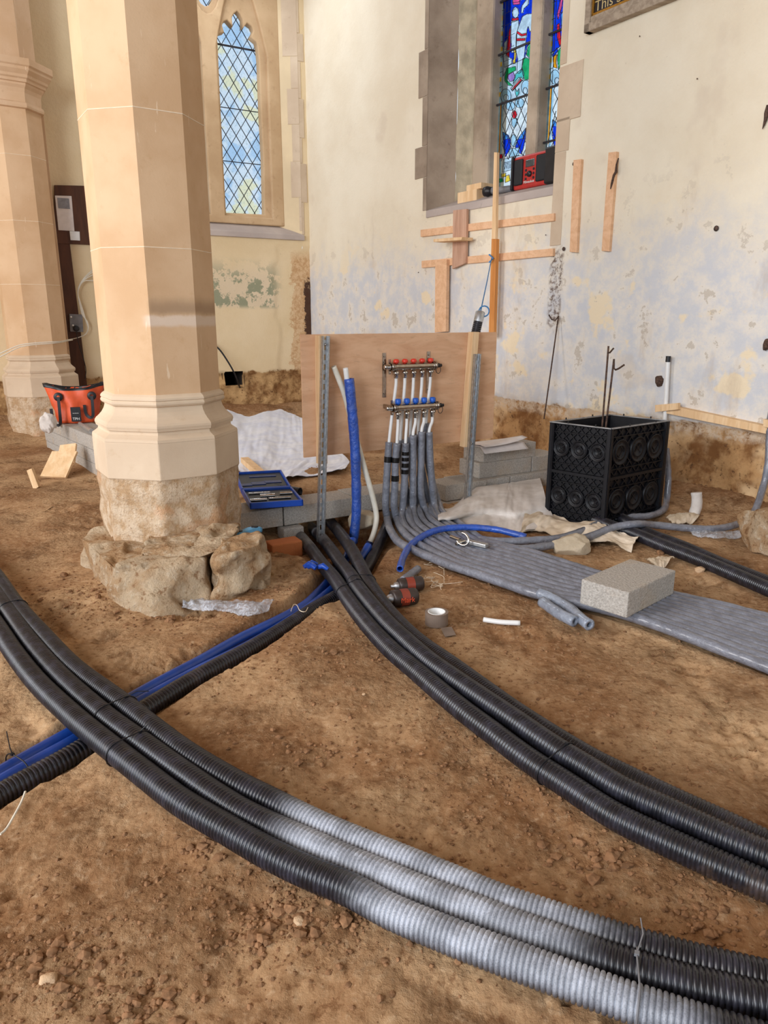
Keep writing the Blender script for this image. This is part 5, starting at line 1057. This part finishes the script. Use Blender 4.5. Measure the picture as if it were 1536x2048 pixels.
# ============================================================ BACK WALL FITTINGS (left)
def lbox(nm,a,b,c,d,y0,y1,mat,lab,cat,dep=0,grp=None):
    P=[FL.hit(x,y,dep) for x,y in (a,b,c,d)]; m=MB(); m.hexa([FL.pt(P[3][0],y0,P[3][1]),FL.pt(P[2][0],y0,P[2][1]),FL.pt(P[2][0],y1,P[2][1]),FL.pt(P[3][0],y1,P[3][1]),FL.pt(P[0][0],y0,P[0][1]),FL.pt(P[1][0],y0,P[1][1]),FL.pt(P[1][0],y1,P[1][1]),FL.pt(P[0][0],y1,P[0][1])]); o=m.build(nm,M[mat],None,.002); props(o,lab,cat,grp); return o
lbox('panelling_board',(108,371),(230,374),(230,492),(108,487),-.03,.01,'dark','dark brown wooden panel on the back wall between the pillars','panel')
lbox('panelling_strip',(112,486),(139,487),(178,805),(150,803),-.025,.01,'dark','dark brown vertical strip running down the back wall','panel')
lbox('paper_notice',(109,392),(142,393),(148,463),(116,461),-.034,-.031,'paper','white paper notice pinned to the dark panel','notice')
m=MB(); 
a0,zt=FL.hit(112,395,-.035);a1,_=FL.hit(140,395,-.035); _,zb=FL.hit(140,418,-.035); m.fbox(FL,a0+.01,a1-.01,-.0355,-.034,zb,zt); o=m.build('printed_block',simple('grey_print',(150,150,156),.8)); o.parent=bpy.data.objects['paper_notice']; o.matrix_parent_inverse=Matrix.Translation(-bpy.data.objects['paper_notice'].location)
o=lbox('fused_spur',(138,463),(158,464),(159,482),(140,481),-.04,-.03,'white','square white switch plate on the dark panel','switch')
so=lbox('double_socket',(137,628),(163,629),(165,664),(139,663),-.06,-.02,'grey','grey metal double socket low on the dark strip with a black plug','socket')
def child(m,nm,mat,par): o=m.build(nm,M[mat] if isinstance(mat,str) else mat); o.parent=par; o.matrix_parent_inverse=Matrix.Translation(-par.location); return o
m=MB(); c=FL.hp(152,657,-.062); m.lathe([(0,0),(.028,0),(.028,.03),(.02,.035),(0,.035)],c,-FL.Y,12); child(m,'black_plug','blacksmooth',so)
for (x,y) in ((142,634),(146,651)): m=MB(); c=FL.hp(x,y,-.061); m.lathe([(0,0),(.01,0),(.01,.004),(0,.004)],c,-FL.Y,8); child(m,'rocker_switch','white',so)
def cable(L,r,mat,lab,y=-.05,F=FL,nm='cable',grp=None,cat='cable'):
    P,_=smooth_path([F.hp(x,yy,d) for x,yy,d in [(l+(y,))[:3] if len(l)==2 else l for l in L]],.02); m=MB(); m.tube([Vector(p) for p in P],r,8); o=m.build(nm,M[mat]); props(o,lab,cat,grp); return o
for k in range(4):
    e=[(190,536),(190,541),(190,548),(190,562)][k]
    cable([e,(168,556+k*2),(157,575+k),(156,590),(160+k,612),(165+k*1.4,632),(173,640+k*2),(177,655),(172,668),(160,674),(145,678)],.0045,'whitew',['outermost white cable looping down beside the socket','second white cable from outside, looping beside the socket','third white cable from outside, looping beside the socket','innermost white cable, looping nearest the socket'][k],-.06,grp='white cables by the socket')
for k in range(2):
    cable([(145,678+k*2,-.10),(134,680+k*2,-.33),(120,683+k*2,-.53),(100,684+k*3,-.60),(70,686+k*3,-.63),(40,690+k*4,-.63),(15,700+k*6,-.63),(-20,716+k*8,-.62)],.0045,'whitew','white cable strung across the far pillar above its base' if k==0 else 'lower white cable strung across the far pillar above its base',grp='white cables across the far pillar')
cable([(152,660,-.09),(158,690,-.08),(166,715,-.07),(172,740,-.06),(170,758,-.08)],.004,'blacksmooth','black flex hanging from the plug by the dark strip')
cable([(418,684,-.04),(437,697,-.07),(455,722,-.09),(468,745,-.1),(477,768,-.05),(480,776,.05)],.009,'blacksmooth','thick black cable drooping into the hole in the back wall')
m=MB(); a,z=FL.hit(468,757,0); 
# ============================================================ LEFT: BAG, BOARDS
zt=.3; bagc=G(156,843,.3)
bag=thing('orange_tool_bag','orange open bucket bag with black handles on the block wall','bag',bagc)
Rb=.165; V=[];F=[];n=40;rows=14; H_=.285
def bagpt(k,j,s=1.0):
    t=2*math.pi*k/n; f=j/(rows-1); ra=(.145+.075*f**1.2)*s; rb=(.125-.03*f)*s; w=.010*math.sin(7*t+f*3)+.012*float(fbm(math.cos(t)*3+5,f*4+math.sin(t)*3))
    dx=math.cos(t)*(ra+w); dy=math.sin(t)*(rb+w); sag=.02*math.cos(2*t)*f**3
    return bagc+Vector((.955,.297,0))*dx+Vector((-.297,.955,0))*dy+Vector((0,0,.004+f*H_+sag*1.0))
for j in range(rows):
    for k in range(n): V.append(bagpt(k,j))
for j in range(rows-1):
    for k in range(n): F.append((j*n+k,j*n+(k+1)%n,(j+1)*n+(k+1)%n,(j+1)*n+k))
F.append(tuple(range(n))[::-1]); o_=len(V)
for j in range(rows-1,0,-3):
    for k in range(n): V.append(bagpt(k,j,.96))
nr=len(range(rows-1,0,-3))
for k in range(n): F.append(((rows-1)*n+k,(rows-1)*n+(k+1)%n,o_+(k+1)%n,o_+k))
for j in range(nr-1):
    for k in range(n): F.append((o_+j*n+k,o_+j*n+(k+1)%n,o_+(j+1)*n+(k+1)%n,o_+(j+1)*n+k))
m=MB(); m.add(V,F,0,True); m.build('bag_body',M['orange'],bag)
m=MB(); V=[];F=[]
for j,(f,s) in enumerate(((12.0,1.015),(13.05,1.02),(13.05,.95),(12.0,.95))):
    for k in range(n): V.append(bagpt(k,f,s))
for j in range(3):
    for k in range(n): F.append((j*n+k,j*n+(k+1)%n,(j+1)*n+(k+1)%n,(j+1)*n+k))
m.add(V,F,0,True); m.build('rim_band',M['blacksmooth'],bag)
er=Vector((.955,.297,0)); en=Vector((.297,-.955,0))
for sx in (-.11,.13):
    c=bagc+er*sx+en*(.115 if sx<0 else .10)+Vector((0,0,.21)); m=MB(); m.lathe([(.012,0),(.034,0),(.034,.006),(.03,.009),(.012,.009)],c,en,16); e_=m.build('eyelet_patch',M['blacksmooth'],bag)
    L=.22 if sx<0 else .17
    m=MB(); pts=[c+en*.012,c+en*.02+Vector((0,0,-L*.5)),c+en*.02-er*.01+Vector((0,0,-L)),c+en*.012-er*.05+Vector((0,0,-L*.92)),c+en*.012-er*.06+Vector((0,0,-L*.4))]
    P,_=smooth_path(pts,.01); 
    for i in range(len(P)-1): m.bar(P[i],P[i+1],.022,.006,up=en)
    m.build('handle',M['blacksmooth'],bag)
lc=bagc+er*.005+en*.150+Vector((0,0,.075)); m=MB(); m.hexa([lc+er*a+en*b+Vector((0,0,c)) for c in (-.055,.055) for a,b in ((-.035,.004),(.035,.004),(.035,-.02),(-.035,-.02))]); lb=m.build('label_patch',M['blacksmooth'],bag)
mt=Matrix.Identity(4)
for i,v in enumerate((er,Vector((0,0,1)),en)):
    for j in range(3): mt[j][i]=v[j]
mt.translation=lc+en*.006+Vector((0,0,-.035)); text_obj('lettering','TPH',.028,.0008,mt,M['white'],lb)
mt2=mt.copy(); mt2.translation=lc+en*.006+Vector((0,0,.01)); text_obj('logo_line','~~~',.026,.0008,mt2,M['white'],lb)
p=G(160,852,.3);q=G(184,868,.3); m=MB(); m.tube([p+Vector((0,0,.018)),q+Vector((0,0,.018))],[.014,.02],10); o=m.build('metal_tool',M['steel']); props(o,'short grey metal tool lying in front of the orange bag','tool')
o=rock('crumpled_cloth',tuple(G(96,846,.34)),(.10,.10,.14),M['fab'],seed=33,sub=4,amp=.35); props(o,'crumpled grey cloth tucked behind the orange bag','cloth')
# leaning boards
def slab(P,th,mat,nm,lab,cat): # P four corner points, extruded backwards
    n_=((P[1]-P[0]).cross(P[3]-P[0])).normalized()
    if n_.y<0: n_=-n_
    m=MB(); m.poly(P,n_,th); o=m.build(nm,M[mat],None,.001); return props(o,lab,cat)
def leanquad(px,Yb,Yt):
    return [DY(x,y,Yt if k<2 else Yb) for k,(x,y) in enumerate(px)]
g0=gz(130,958); slab(leanquad([(104,902),(154,902),(131,955),(80,952)],g0.y,g0.y+.14),.022,'pine','timber_offcut','square pale board leaning on the block wall left of the near pillar','board')
slab(leanquad([(120,890),(152,886),(148,925),(112,925)],g0.y+.09,g0.y+.2),.02,'pine','timber_offcut','smaller pale board behind the square leaning board','board')
g1=gz(70,976); slab([DY(53,941,g1.y),DY(63,937,g1.y),DY(77,974,g1.y),DY(67,980,g1.y)],.03,'pine','timber_peg','small pale wooden peg stuck in the soil on the left','peg')
# ============================================================ FABRICS
def sheet(nm,rows,mat,lab,cat,nu=60,nv=26,amp=.02,fold=6,seed=0,thick=.003,zmin=None,crease=.0):
    R=[]
    for r in rows:
        P=np.array([list(p) for p in r]); t=np.linspace(0,1,len(P)); T=np.linspace(0,1,nu); R.append(np.stack([np.interp(T,t,P[:,k]) for k in range(3)],1))
    R=np.array(R); t=np.linspace(0,1,len(R)); T=np.linspace(0,1,nv); S=np.zeros((nv,nu,3))
    for j,tt in enumerate(T):
        k=min(int(tt*(len(R)-1)),len(R)-2); f=tt*(len(R)-1)-k; S[j]=R[k]*(1-f)+R[k+1]*f
    for _ in range(10): S[1:-1]=(S[:-2]+2*S[1:-1]+S[2:])/4; S[:,1:-1]=(S[:,:-2]+2*S[:,1:-1]+S[:,2:])/4
    du=np.gradient(S,axis=1);dvv=np.gradient(S,axis=0);N=np.cross(du,dvv);N/=np.linalg.norm(N,axis=2)[:,:,None]+1e-9
    if N[:,:,1].mean()>0 and abs(N[:,:,1].mean())>abs(N[:,:,2].mean()): N=-N
    if N[:,:,2].mean()<0 and abs(N[:,:,2].mean())>=abs(N[:,:,1].mean()): N=-N
    U,Vv=np.meshgrid(np.linspace(0,1,nu),T); d=amp*(fbm(U*fold+seed,Vv*fold*.35+seed,3)+.6*np.abs(fbm(U*fold*2.1+Vv*2+seed,Vv*2+seed,3)))+crease*np.abs(fbm(U*9+seed,Vv*9+3,4))
    S=S+N*d[:,:,None]; V=S.reshape(-1,3); V2=V-N.reshape(-1,3)*thick; i=np.arange(nv-1)[:,None]*nu+np.arange(nu-1)[None,:]
    F=np.stack([i,i+1,i+nu+1,i+nu],2).reshape(-1,4); o=len(V); me=mesh_np(nm,np.concatenate([V,V2]),np.concatenate([F,F[:,::-1]+o]),True); ob=link(nm,me,M[mat]); return props(ob,lab,cat)
def on(F,y,L): return [F.hp(a,b,y) for a,b in L]
rowsA=[on(F1,-.02,[(876,1020),(905,1012),(935,988),(958,972),(985,969),(1015,969),(1022,966),(1045,963),(1080,957)]),
 [G(x,y,.07) for x,y in [(876,1034),(905,1026),(935,1008),(960,994),(985,992),(1012,994),(1028,996),(1050,990),(1088,985)]],
 [G(x,y,.055) for x,y in [(876,1042),(905,1037),(940,1026),(965,1020),(990,1020),(1015,1022),(1035,1024),(1060,1020),(1094,1012)]],
 [gz(x,y)+Vector((0,0,.028)) for x,y in [(876,1048),(905,1046),(940,1044),(965,1042),(990,1044),(1015,1046),(1035,1048),(1060,1044),(1100,1036)]],
 [gz(x,y)+Vector((0,0,.012)) for x,y in [(870,1054),(905,1056),(940,1060),(965,1062),(990,1062),(1015,1066),(1035,1070),(1065,1068),(1110,1052)]]]
sheet('draped_fabric',rowsA,'fab','pale grey felt fabric draped over the block stack down to the soil','fabric',90,50,.016,5,3,crease=.005)
rowsB=[[gz(x,y)+Vector((0,0,.03)) for x,y in [(1050,1042),(1085,1034),(1110,1040),(1150,1052),(1190,1060),(1215,1068),(1245,1080),(1278,1090)]],
 [gz(x,y)+Vector((0,0,.04)) for x,y in [(1045,1055),(1080,1048),(1105,1052),(1140,1064),(1175,1072),(1205,1078),(1240,1088),(1270,1097)]],
 [gz(x,y)+Vector((0,0,.012)) for x,y in [(1040,1072),(1060,1066),(1090,1070),(1125,1082),(1160,1088),(1200,1090),(1235,1098),(1262,1107)]]]
sheet('crumpled_fabric',rowsB,'fab2','crumpled sandy fabric lying on the soil in front of the black crate','fabric',110,34,.026,5,11,crease=.008)
rowsM=[[FL.pt(a,-.75,.14) for a in np.linspace(-1.9,-.15,6)],[FL.pt(a,-1.6,.09) for a in np.linspace(-2.0,.1,6)],[FL.pt(a,-2.6,.07) for a in np.linspace(-2.0,.2,6)],[FL.pt(a,-3.45,.09) for a in np.linspace(-1.9,.2,6)],[FL.pt(a,-3.9,.09) for a in np.linspace(-1.7,-.2,6)]]
def lay(rows,up=.02): return [[Vector((p.x,p.y,hz(p.x,p.y)+up)) for p in r] for r in rows]
sheet('white_membrane',lay([[G(x,y,.1) for x,y in [(440,828),(500,832),(560,822),(600,830),(640,850)]],[G(x,y,.1) for x,y in [(440,860),(500,860),(560,862),(620,868),(670,880)]],[G(x,y,.1) for x,y in [(440,900),(500,905),(560,905),(630,905),(700,912)]],[G(x,y,.1) for x,y in [(460,925),(510,935),(555,952),(600,945),(690,940)]]],.035),'memb','white membrane sheet spread in the pit behind the low block wall','sheet',110,70,.022,6,5,crease=.012)
rk=lambda nm,px,s,seed,mat,lab,cat='stone',z=.0,amp=.15,sub=4,rot=0: props(rock(nm,tuple(gz(*px)+Vector((0,0,s[2]*.3+z))),s,M[mat],seed=seed,sub=sub,amp=amp,rot=rot),lab,cat)
p=gz(490,935); q=gz(525,968); m=MB(); m.bar(p+Vector((0,0,.06)),q+Vector((0,0,.06)),.06,.04); o=m.build('timber_length',M['pine'],None,.002); props(o,'pale timber length beside the near pillar on the membrane','timber')
o=corrugated('corrugated_duct',[G(440,940,.10),G(500,962,.12),G(545,975,.13),G(600,985,.12)],.028,M['black']); props(o,'short black duct behind the low block wall next to the tool case','duct')
# ============================================================ SMALL THINGS
# tool case (open, two trays) resting on the low wall
tc=thing('tool_case','open blue plastic tool case with black inserts lying on the low block wall','tool case',G(540,1005,.12))
def tray(c0,c1,c3,nm,h=.035):
    u=(c1-c0);v=(c3-c0);L=u.length;W=v.length;u.normalize();v.normalize();n_=u.cross(v).normalized()
    if n_.z<0:n_=-n_
    def B(m,a0,a1,b0,b1,z0,z1): m.hexa([c0+u*a+v*b+n_*z for z in (z0,z1) for a,b in ((a0,b0),(a1,b0),(a1,b1),(a0,b1))])
    m=MB(); B(m,0,L,0,W,0,.006); t=.011
    B(m,0,L,0,t,0,h);B(m,0,L,W-t,W,0,h);B(m,0,t,0,W,0,h);B(m,L-t,L,0,W,0,h); tr=m.build(nm,M['bluef'] if 0 else M['blue2'],tc,.003)
    m=MB(); B(m,t,L-t,t,W-t,.006,h*.62); ins=m.build('insert',M['blacksmooth'],tr,.002)
    return u,v,n_,L,W,tr
M['blue2']=simple('blue_case_plastic',(28,76,178),.35,var=.06)
TZ=.125
c0=G(500,1019,TZ);c1=G(607,1012,TZ);c3=G(484,990,TZ)
u,v,n_,L,W,tr=tray(c0,c1,c3,'front_tray')
c0b=c3+v*.012; c1b=c0b+u*L; c3b=c0b+(v*.97+Vector((0,0,.10))).normalized()*W*.95
u2,v2,n2,L2,W2,tr2=tray(c0b,c1b,c3b,'lid_tray')
for i,(a,b,l,r) in enumerate(((.2,.25,.09,.009),(.42,.5,.08,.012),(.62,.3,.12,.007),(.8,.6,.07,.009),(.3,.72,.12,.006))):
    m=MB(); s=c0+u*(L*a)+v*(W*b)+n_*.028; m.tube([s-u*l/2,s+u*l/2],r,8); m.build('socket_bit',M['chrome'],tr)
for a,b,w,h in ((.15,.3,.06,.04),(.4,.35,.08,.05),(.7,.4,.1,.04),(.55,.75,.16,.02)):
    m=MB(); s=c0b+u2*(L2*a)+v2*(W2*b)+n2*.022; m.hexa([s+u2*x+v2*y+n2*z for z in (0,.004) for x,y in ((-w/2,-h/2),(w/2,-h/2),(w/2,h/2),(-w/2,h/2))]); m.build('moulded_recess',M['navy'],tr2)
# light blue tool on footing
p=DY(468,1074,3.16);q=DY(522,1058,3.26); t=thing('light_blue_detector','light blue hand tool with black grips lying on the footing stone','tool',(p+q)/2)
ax=(q-p).normalized(); sd=ax.cross(Vector((0,0,1))).normalized(); up=sd.cross(ax)
m=MB(); P=[]; 
for k,(f,w,h) in enumerate(((0,.018,.014),(.12,.026,.02),(.4,.022,.018),(.6,.024,.02),(.9,.022,.018),(1,.014,.01))):
    c=p+(q-p)*f; P.append([c+sd*w+up*0,c+sd*w*.8+up*h,c-sd*w*.8+up*h,c-sd*w+up*0,c-sd*w*.8-up*.012,c+sd*w*.8-up*.012])
V=[x for r in P for x in r];F=[(i*6+k,i*6+(k+1)%6,(i+1)*6+(k+1)%6,(i+1)*6+k) for i in range(5) for k in range(6)]+[(0,1,2,3,4,5),tuple(range(35,29,-1))]
m.add(V,F,0,False); m.build('body',M['teal'],t,.003)
for f in (.2,.78): c=p+(q-p)*f+up*.02; m=MB(); m.lathe([(0,-.003),(.017,-.003),(.016,.003),(0,.004)],c,up,14); m.build('grip_pad',M['blacksmooth'],t)
# blue cloth
V0=gz(622,1140); m=MB(); t=thing('blue_pipe_clip','crumpled bright blue plastic clip on the soil left of the ducts','clip',V0)
for k in range(6):
    a=V0+Vector((random.uniform(-.035,.035),random.uniform(-.02,.02),.02)); b=a+Vector((random.uniform(.02,.05),random.uniform(-.03,.03),random.uniform(-.01,.02))); m.tube([a,(a+b)/2+Vector((0,0,.012)),b],[.010,.014,.009],7)
m.build('clip_body',M['blue2'],t)
# plastic bag
zb=.0
ou=[(365,1217),(384,1203),(430,1206),(480,1210),(549,1205),(545,1219),(528,1232),(500,1241),(460,1229),(400,1227)]
top=[(368,1214),(386,1204),(430,1207),(480,1211),(520,1208),(549,1206)]; bot=[(366,1220),(392,1225),(430,1227),(468,1231),(503,1240),(538,1226)]
rw=[[gz(x,y)+Vector((0,0,.012)) for x,y in top],[gz((a+c)/2,(b+d)/2)+Vector((0,0,.03)) for (a,b),(c,d) in zip(top,bot)],[gz(x,y)+Vector((0,0,.010)) for x,y in bot]]
sheet('clear_plastic_bag',rw,'film','long clear plastic bag lying on the soil before the near pillar','bag',60,16,.012,12,21,crease=.004)
# tape roll
c=gz(873,1247); c.z+=.0; t=thing('tape_roll','roll of brown adhesive tape standing on its side face on the soil','tape',c); RT=.043;HTT=.048
m=MB(); m.lathe([(.030,0),(RT,0),(RT,HTT),(.033,HTT)],c,(0,0,1),36,sm=False); m.build('tape_winding',M['tape'],t)
m=MB(); m.lathe([(.033,0),(.033,HTT+.001),(.030,HTT+.001),(.030,0)],c,(0,0,1),36); m.build('core',M['white'],t)
q=[gz(x,y)+Vector((0,0,.006)) for x,y in ((881,1259),(903,1257),(912,1273),(890,1277))]; m=MB(); m.poly(q,(0,0,1),.001); o=m.build('tape_piece',M['tape']); props(o,'small square piece of brown tape beside the tape roll','tape')
# white offcut
o=hose('white_pipe_offcut',[gz(967,1245)+Vector((0,0,.012)),gz(1000,1250)+Vector((0,0,.012)),gz(1040,1252)+Vector((0,0,.012))],.0095,M['white'],None,14,.01,ends=.007); props(o,'short white pipe offcut lying alone on the soil','pipe')
# cans
def can(p,q,r,lab,band):
    ax=(q-p).normalized(); L=(q-p).length; t=thing('spray_can',lab,'can',p)
    m=MB(); m.lathe([(0,0),(r*.8,0),(r,.004),(r,L*.2),(r,L*.8),(r,L-.012),(r*.95,L-.004),(r*.8,L),(r*.75,L-.004),(0,L-.006)],p,ax,22); m.build('body',M['cand'],t)
    m=MB(); m.lathe([(r+.0006,L*.3),(r+.0006,L*.62)],p,ax,22); m.build('label_band',M[band],t)
    m=MB(); m.lathe([(r*.55,0),(r*.5,-.014),(r*.25,-.02),(r*.25,-.032),(0,-.032)],p,ax,14); m.build('nozzle',M['steel'],t); return t,ax
p=gz(783,1214)+Vector((0,0,.035));q=gz(832,1208)+Vector((0,0,.035)); tcn,ax=can(p,q,.034,'nearer spray can lying on its side with orange lettering','can')
mtx=Matrix.Identity(4); yv=(Vector((0,0,1))-Vector((0,.6,0))*0).normalized(); nv=ax.cross(Vector((0,0,1))).normalized(); 
if nv.y>0: nv=-nv
upv=nv.cross(ax).normalized(); 
if upv.z<0: upv=-upv
for i,vv in enumerate((ax,upv,nv)):
    for j in range(3): mtx[j][i]=vv[j]
mtx.translation=p+ax*.055+nv*.0356; text_obj('lettering','Mark',.03,.0006,mtx,simple('orange_print',(226,92,60),.5),tcn)
p=gz(796,1186)+Vector((0,0,.032));q=gz(845,1180)+Vector((0,0,.032)); can(p,q,.031,'farther red and dark spray can lying behind the nearer one','can')
o=hose('foam_offcut',[gz(806,1169)+Vector((0,0,.02)),gz(836,1146)+Vector((0,0,.02))],.0175,M['foam'],None,14,.01,ends=.006); props(o,'short grey foam offcut behind the spray cans','lagging')
# twine
m=MB(); rs=np.random.RandomState(3)
for k in range(9):
    P=[];x,y=rs.uniform(825,870),rs.uniform(1132,1180)
    for j in range(9): x+=rs.uniform(-14,22) if j<8 else 3; y+=rs.uniform(-9,9); x=min(max(x,818),888);y=min(max(y,1130),1184); P.append(gz(x,y)+Vector((0,0,.010+rs.rand()*.012)))
    P,_=smooth_path(P,.008); m.tube([Vector(p_) for p_ in P],.0011,5)
P,_=smooth_path([gz(x,y)+Vector((0,0,.010)) for x,y in ((862,1165),(880,1172),(905,1171),(925,1168))],.01); m.tube([Vector(p_) for p_ in P],.0011,5)
o=m.build('tangled_twine',M['string']); props(o,'tangle of pale twine on the soil beyond the spray cans','twine')
def twine(L,lab,r=.0016,mat='string',up=.012,nm='twine'):
    P,_=smooth_path([gz(x,y)+Vector((0,0,up)) for x,y in L],.01); m=MB(); m.tube([Vector(p_) for p_ in P],r,5); o=m.build(nm,M[mat]); return props(o,lab,'string')
twine([(52,1592),(45,1612),(30,1640),(14,1668),(2,1678)],'pale bent wire on the soil at the left edge',.0028,'whitew',.012,'wire')
P,_=smooth_path([G(582,1222,.03),G(588,1208,.035),G(594,1210,.03),G(600,1222,.03),G(610,1224,.03),G(616,1215,.02)],.005); m=MB(); m.tube([Vector(p_) for p_ in P],.0016,5); o=m.build('twine',M['string']); props(o,'bit of pale twine caught on the blue pipes','string')
# chrome pipe cutter
p=G(905,1078,.045); t=thing('pipe_cutter','chrome pipe cutter resting on the grey lagged pipes','tool',p)
m=MB(); c=G(925,1078,.075); uu=(G(975,1092,.06)-G(900,1076,.06)).normalized(); P=[c+uu*(.035*math.cos(q))+Vector((0,0,.028*math.sin(q)))+Vector((0,.01*math.sin(q),0)) for q in np.linspace(-2.6,1.6,16)]; m.tube(P,[.006]*16,8); m.build('cutter_frame',M['chrome'],t)
m=MB(); m.tube([G(902,1073,.06),G(920,1080,.06)],.010,10); m.tube([G(912,1088,.05),G(930,1083,.05)],.008,8); m.build('roller',M['chrome'],t)
m=MB(); m.bar(G(935,1083,.055),G(974,1092,.055),.03,.02); m.build('handle',M['steel'],t,.004)
# loose concrete block on the lagged pipes
b1,b2,b3=G(1159,1207,.037),G(1253,1237,.037),G(1347,1188,.037); b4=b1+b3-b2; up=Vector((0,0,.1)); m=MB(); m.hexa([b1,b2,b3,b4,b1+up,b2+up,b3+up,b4+up]); o=m.build('concrete_block',M['block2'] if 'block2' in M else M['block'],None,.005); props(o,'loose concrete block lying across the bundle of grey lagged pipes','block')
rk('granite_lump',(1140,1104),(.19,.13,.12),22,'granite','rough pale lump of stone at the end of the crumpled fabric',sub=5)
rk('orange_boulder',(1535,1100),(.24,.30,.26),31,'hewn','orange sandy boulder at the right edge',sub=5,amp=.2)
for i,(x,y,s,lab) in enumerate(((1061,1108,.03,'small brown pebble left of the granite lump'),(1075,1112,.035,'larger brown pebble next to the granite lump'),(1320,1108,.05,'pale angular stone by the black ducts'),(1400,1143,.06,'flat grey stone below the black ducts'),(38,1232,.02,'x'),(668,1307,.035,'flat pinkish chip of stone on the middle mound'),(728,1390,.015,'tiny white chip on the middle mound'),(128,1152,.045,'lump of pale stone at the left of the boulders'),(410,1195,.026,'round pebble at the left of the row under the boulders'),(455,1190,.03,'pinkish pebble in the row under the boulders'),(475,1187,.022,'small pebble in the row under the boulders'),(500,1184,.032,'largest pebble in the row under the boulders'),(97,1965,.04,'flat stone flake on the soil at the lower left'),(105,1908,.028,'cream lump of stone at the lower left'),(285,1985,.022,'small cream lump of stone at the bottom left'),(598,1845,.03,'clod of earth by the foreground ducts'),(380,1697,.026,'round clod beside the nearest duct'),(820,1890,.016,'little pebble under the dusty ducts'),(1190,1700,.02,'x'),(700,1640,.0,'x'))):
    if lab!='x': rk('pebble',(x,y),(s*.75,s*.65,s*.5),40+i,'clod' if i%3 else 'rough',lab,'stone',sub=3)
# scrap things by the right wall
o=hose('foam_offcut',[gz(1388,1030)+Vector((0,0,.01)),gz(1388,1030)+Vector((.01,0,.06)),gz(1388,1030)+Vector((.004,.01,.13))],.030,M['fab'],None,14,.01,.002,ends=.004); props(o,'small upright pale foam piece by the foot of the right wall','lagging')
sheet('fabric_scrap',[[gz(x,y)+Vector((0,0,.012)) for x,y in ((1330,1042),(1360,1030),(1395,1032))],[gz(x,y)+Vector((0,0,.03)) for x,y in ((1335,1046),(1365,1042),(1400,1040))],[gz(x,y)+Vector((0,0,.008)) for x,y in ((1345,1050),(1370,1052),(1385,1050))]],'fab2','scrap of sandy fabric beside the upright foam piece','fabric',30,14,.012,5,4,crease=.01)
sheet('fabric_scrap',[[gz(x,y)+Vector((0,0,.02)) for x,y in ((1290,1128),(1315,1122),(1348,1122))],[gz(x,y)+Vector((0,0,.03)) for x,y in ((1295,1132),(1320,1130),(1340,1130))],[gz(x,y)+Vector((0,0,.01)) for x,y in ((1310,1140),(1325,1141),(1330,1138))]],'fab2','small folded scrap of pale fabric behind the loose block','fabric',30,14,.01,5,14,crease=.01)
sheet('plastic_wrap',[[gz(x,y)+Vector((0,0,.02)) for x,y in ((1370,1062),(1420,1070),(1490,1068))],[gz(x,y)+Vector((0,0,.03)) for x,y in ((1375,1068),(1430,1076),(1488,1074))],[gz(x,y)+Vector((0,0,.01)) for x,y in ((1385,1074),(1430,1082),(1480,1080))]],'film','strip of clear plastic wrap on the soil below the grey lagged hose','wrap',40,12,.01,6,24,crease=.008)
# papers
zt=.302; A_=[F3.pt(a,b,zt) for a,b in ((-.04,-.02),(.30,-.02),(.30,.17),(-.04,.17))]
m=MB(); V=[];F=[];nu=14
for layer in range(2):
    for i in range(nu+1):
        f=i/nu; x=-.05+.36*f; yy=-.045+.10*f*layer*.2; z=zt+.004+.012*layer+.03*layer*f**3
        dz=-.035*(1 if layer==0 else .3); 
        V+= [F3.pt(x,yy-.03,z-.03*(1-layer)),F3.pt(x,yy+.02,z+.006),F3.pt(x,yy+.20,zt+.004+.003*layer)]
o_=0
for layer in range(2):
    b=layer*(nu+1)*3
    for i in range(nu):
        for j in range(2): F.append((b+i*3+j,b+(i+1)*3+j,b+(i+1)*3+j+1,b+i*3+j+1))
m.add(V,F,0,True); o=m.build('paper_sheets',M['paper'],fix=False); sol=o.modifiers.new('s','SOLIDIFY'); sol.thickness=.0015; props(o,'curled white papers lying on top of the block stack','paper')
